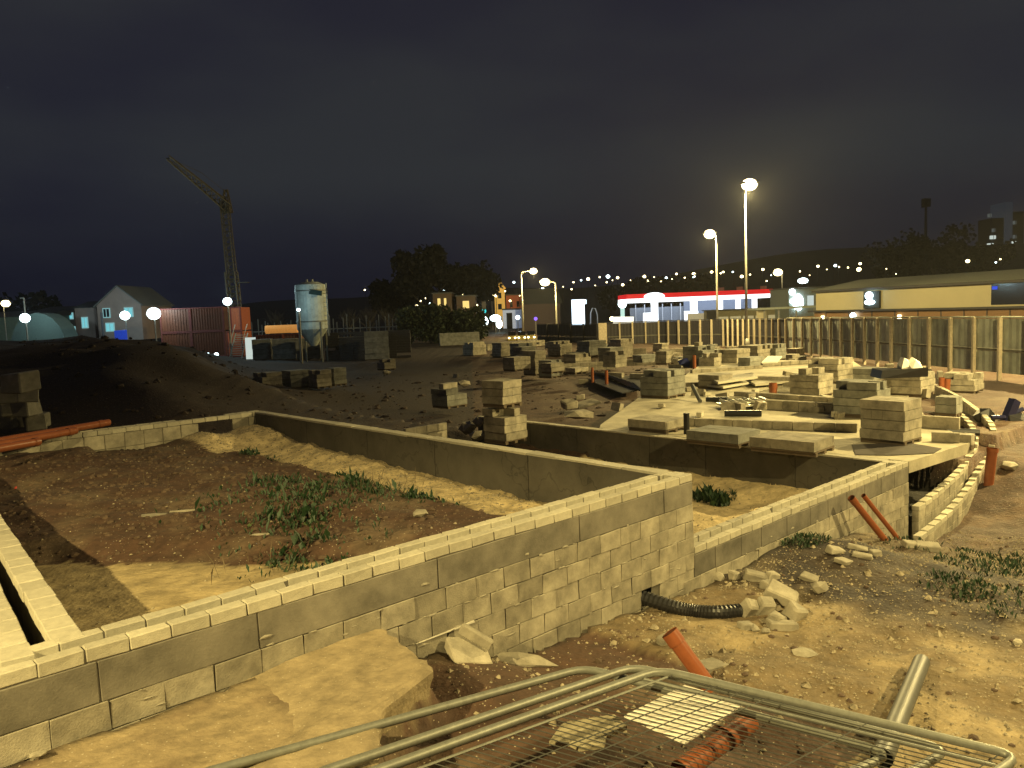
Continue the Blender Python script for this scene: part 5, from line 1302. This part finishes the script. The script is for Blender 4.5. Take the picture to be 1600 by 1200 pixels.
# gravel heap pieces and pebbles scattered: nobody could count them
rnd = random.Random(11)
mb = MB(); c = 0
def scatter(n, pu, pv, r0, r1, cond):
    global mb
    for _ in range(n):
        u = rnd.uniform(*pu); v = rnd.uniform(*pv)
        p = wld(u, v)
        z, k = height(p.x, p.y)
        if not cond(u, v, k): continue
        r_ = r0+(r1-r0)*rnd.random()**3
        i = len(mb.v)
        # squat 5-vertex stone
        a = rnd.uniform(0, 6.28); P = [(r_*math.cos(a+q*1.57)*rnd.uniform(.7, 1.2), r_*math.sin(a+q*1.57)*rnd.uniform(.7, 1.2), rnd.uniform(-.3, .3)*r_) for q in range(4)]
        mb.v += [Vector((p.x+q[0], p.y+q[1], z+q[2])) for q in P]+[Vector((p.x, p.y, z+r_*.75)), Vector((p.x+r_*.4, p.y, z+r_*.6))]
        mb.f += [(i, i+1, i+5), (i+1, i+4, i+5), (i+1, i+2, i+4), (i+2, i+3, i+4), (i+3, i+5, i+4), (i+3, i, i+5)]
scatter(30000, (-5, 9), (-6.5, -.1), .004, .026, lambda u, v, k: k == 'mix' and fbm(u, v, 1.5, 2, 3) > -.12)
scatter(3500, (-9, -4.5), (-4.2, -1.0), .004, .018, lambda u, v, k: k == 'tan2')
scatter(5000, (-2.2, -.2), (.4, 12), .01, .035, lambda u, v, k: k == 'gravel')
scatter(2500, (.2, 7), (.4, 12), .01, .035, lambda u, v, k: k == 'gravel')
scatter(1000, (-7, -1), (.4, 12), .006, .028, lambda u, v, k: k in ('soil', 'tan'))
scatter(420, (-4.5, 8), (-5.5, -.1), .025, .075, lambda u, v, k: k == 'mix' or k == 'soil')
scatter(700, (-4.7, 2), (-3, -.1), .01, .04, lambda u, v, k: k == 'soil')
o = stuff(mb.build('gravel', M_STONE))
# soil clods
mb = MB()
for _ in range(1500):
    u = rnd.uniform(-6.5, -1.2); v = rnd.uniform(.5, 11.5); p = wld(u, v); z, k = height(p.x, p.y)
    if k != 'soil': continue
    mb.rock((p.x, p.y, z), rnd.uniform(.015, .06), (1, 1, .7), rnd.random())
for _ in range(450):
    u = rnd.uniform(-5, 9); v = rnd.uniform(-6, -.2); p = wld(u, v); z, k = height(p.x, p.y)
    if k == 'tan2': continue
    mb.rock((p.x, p.y, z), rnd.uniform(.012, .045), (1, 1, .7), rnd.random())
stuff(mb.build('soil_clods', mat('soil_clod', (.085, .055, .036), nscale=10, nstr=.4)))
mb = MB()
for _ in range(1500):
    y = rnd.uniform(20, 52); x = rnd.uniform(-.62, .35)*y; r_ = .04+.2*rnd.random()**3; mb.rock((x, y, gz(x, y)-r_*.2), r_, (1, 1, .7), rnd.random())
stuff(mb.build('soil_clods', mat('dark_soil_clod', (.034, .020, .015), nscale=10, nstr=.4)))  # clods darkened to match the shade put into the bank colour
# weeds
def weeds(name, spots, n, h, m=M_LEAF, lw=.035):
    mb = MB()
    for (x, y, R, den) in spots:
        for _ in range(int(n*den)):
            a = rnd.uniform(0, 6.28); rr = R*math.sqrt(rnd.random()); px_, py_ = x+math.cos(a)*rr, y+math.sin(a)*rr
            if noise.noise(Vector((px_*3.2, py_*3.2, 4))) < rnd.uniform(-.45, .25): continue
            z = gz(px_, py_)-.01; hh = h*rnd.uniform(.3, 1.2); an = rnd.uniform(0, 6.28); l_ = lw*rnd.uniform(.6, 1.6)
            dx, dy = math.cos(an), math.sin(an)
            c0 = Vector((px_, py_, z)); tip = c0+Vector((dx*hh*.5, dy*hh*.5, hh)); mid = c0+Vector((dx*hh*.2, dy*hh*.2, hh*.6)); s = Vector((-dy, dx, 0))*l_
            i = len(mb.v); mb.v += [c0, mid+s, tip, mid-s]; mb.f += [(i, i+1, i+2, i+3)]
    return stuff(mb.build(name, m))
W = []
for px, py, R, den in ((450, 815, .5, 1.6), (480, 850, .4, 1.4), (470, 780, .5, 1.2), (520, 760, .35, 1), (590, 765, .3, .8), (655, 772, .22, .8), (430, 760, .4, .8), (395, 705, .18, .6), (360, 790, .5, .5), (545, 745, .3, .9), (500, 800, .4, 1.1)):
    p = at(px, py, .95); W.append((p.x, p.y, R*1.2, den*.6)); W.append((p.x+.1, p.y, R*2.4, den*.45))
weeds('weeds', W, 230, .10, lw=.014)
weeds('weeds', [(a, b, c*.8, d) for a, b, c, d in W[::2]], 45, .19, lw=.030)
weeds('weeds', W[::2], 60, .05, m=mat('pale_weed_leaf', (.05, .075, .025)), lw=.02)
W = []
for px, py, z, R, den in ((1130, 770, -.4, .28, 1.5), (1095, 765, -.4, .2, .8), (1255, 845, 0, .4, .8), (800, 687, -.4, .6, 1), (1580, 870, -.4, .8, 1.3), (1540, 890, -.3, .7, 1), (1500, 930, -.2, .5, .6), (1590, 960, -.2, .7, 1), (1420, 860, -.5, .5, .4)):
    p = at(px, py, z); W.append((p.x, p.y, R, den))
weeds('weeds', W, 420, .10, lw=.012)
weeds('leafy_plant', [(p.x, p.y, .22, 1) for p in (at(1125, 778, -.4), at(1098, 772, -.4))], 120, .30, lw=.045)
weeds('dry_stems', [(p.x, p.y, .5, 1) for p in (at(620, 745, .9), at(600, 775, .9), at(385, 880, .9), at(250, 760, 1))], 14, .32, M_DRY, .006)

# night air: one even box of thin haze round everything
me = MB().box(-1900, 1900, -100, 2000, -2.5, 75).data('haze', None)
hz_ = bpy.data.materials.new('haze_air'); hz_.use_nodes = True; t_ = hz_.node_tree; t_.nodes.clear()
o_ = t_.nodes.new('ShaderNodeOutputMaterial'); v_ = t_.nodes.new('ShaderNodeVolumePrincipled')
v_.inputs['Color'].default_value = (.9, .92, .95, 1); v_.inputs['Density'].default_value = HAZE; v_.inputs['Anisotropy'].default_value = .3
t_.links.new(v_.outputs[0], o_.inputs['Volume']); me.materials.append(hz_)
stuff(link('haze', me))
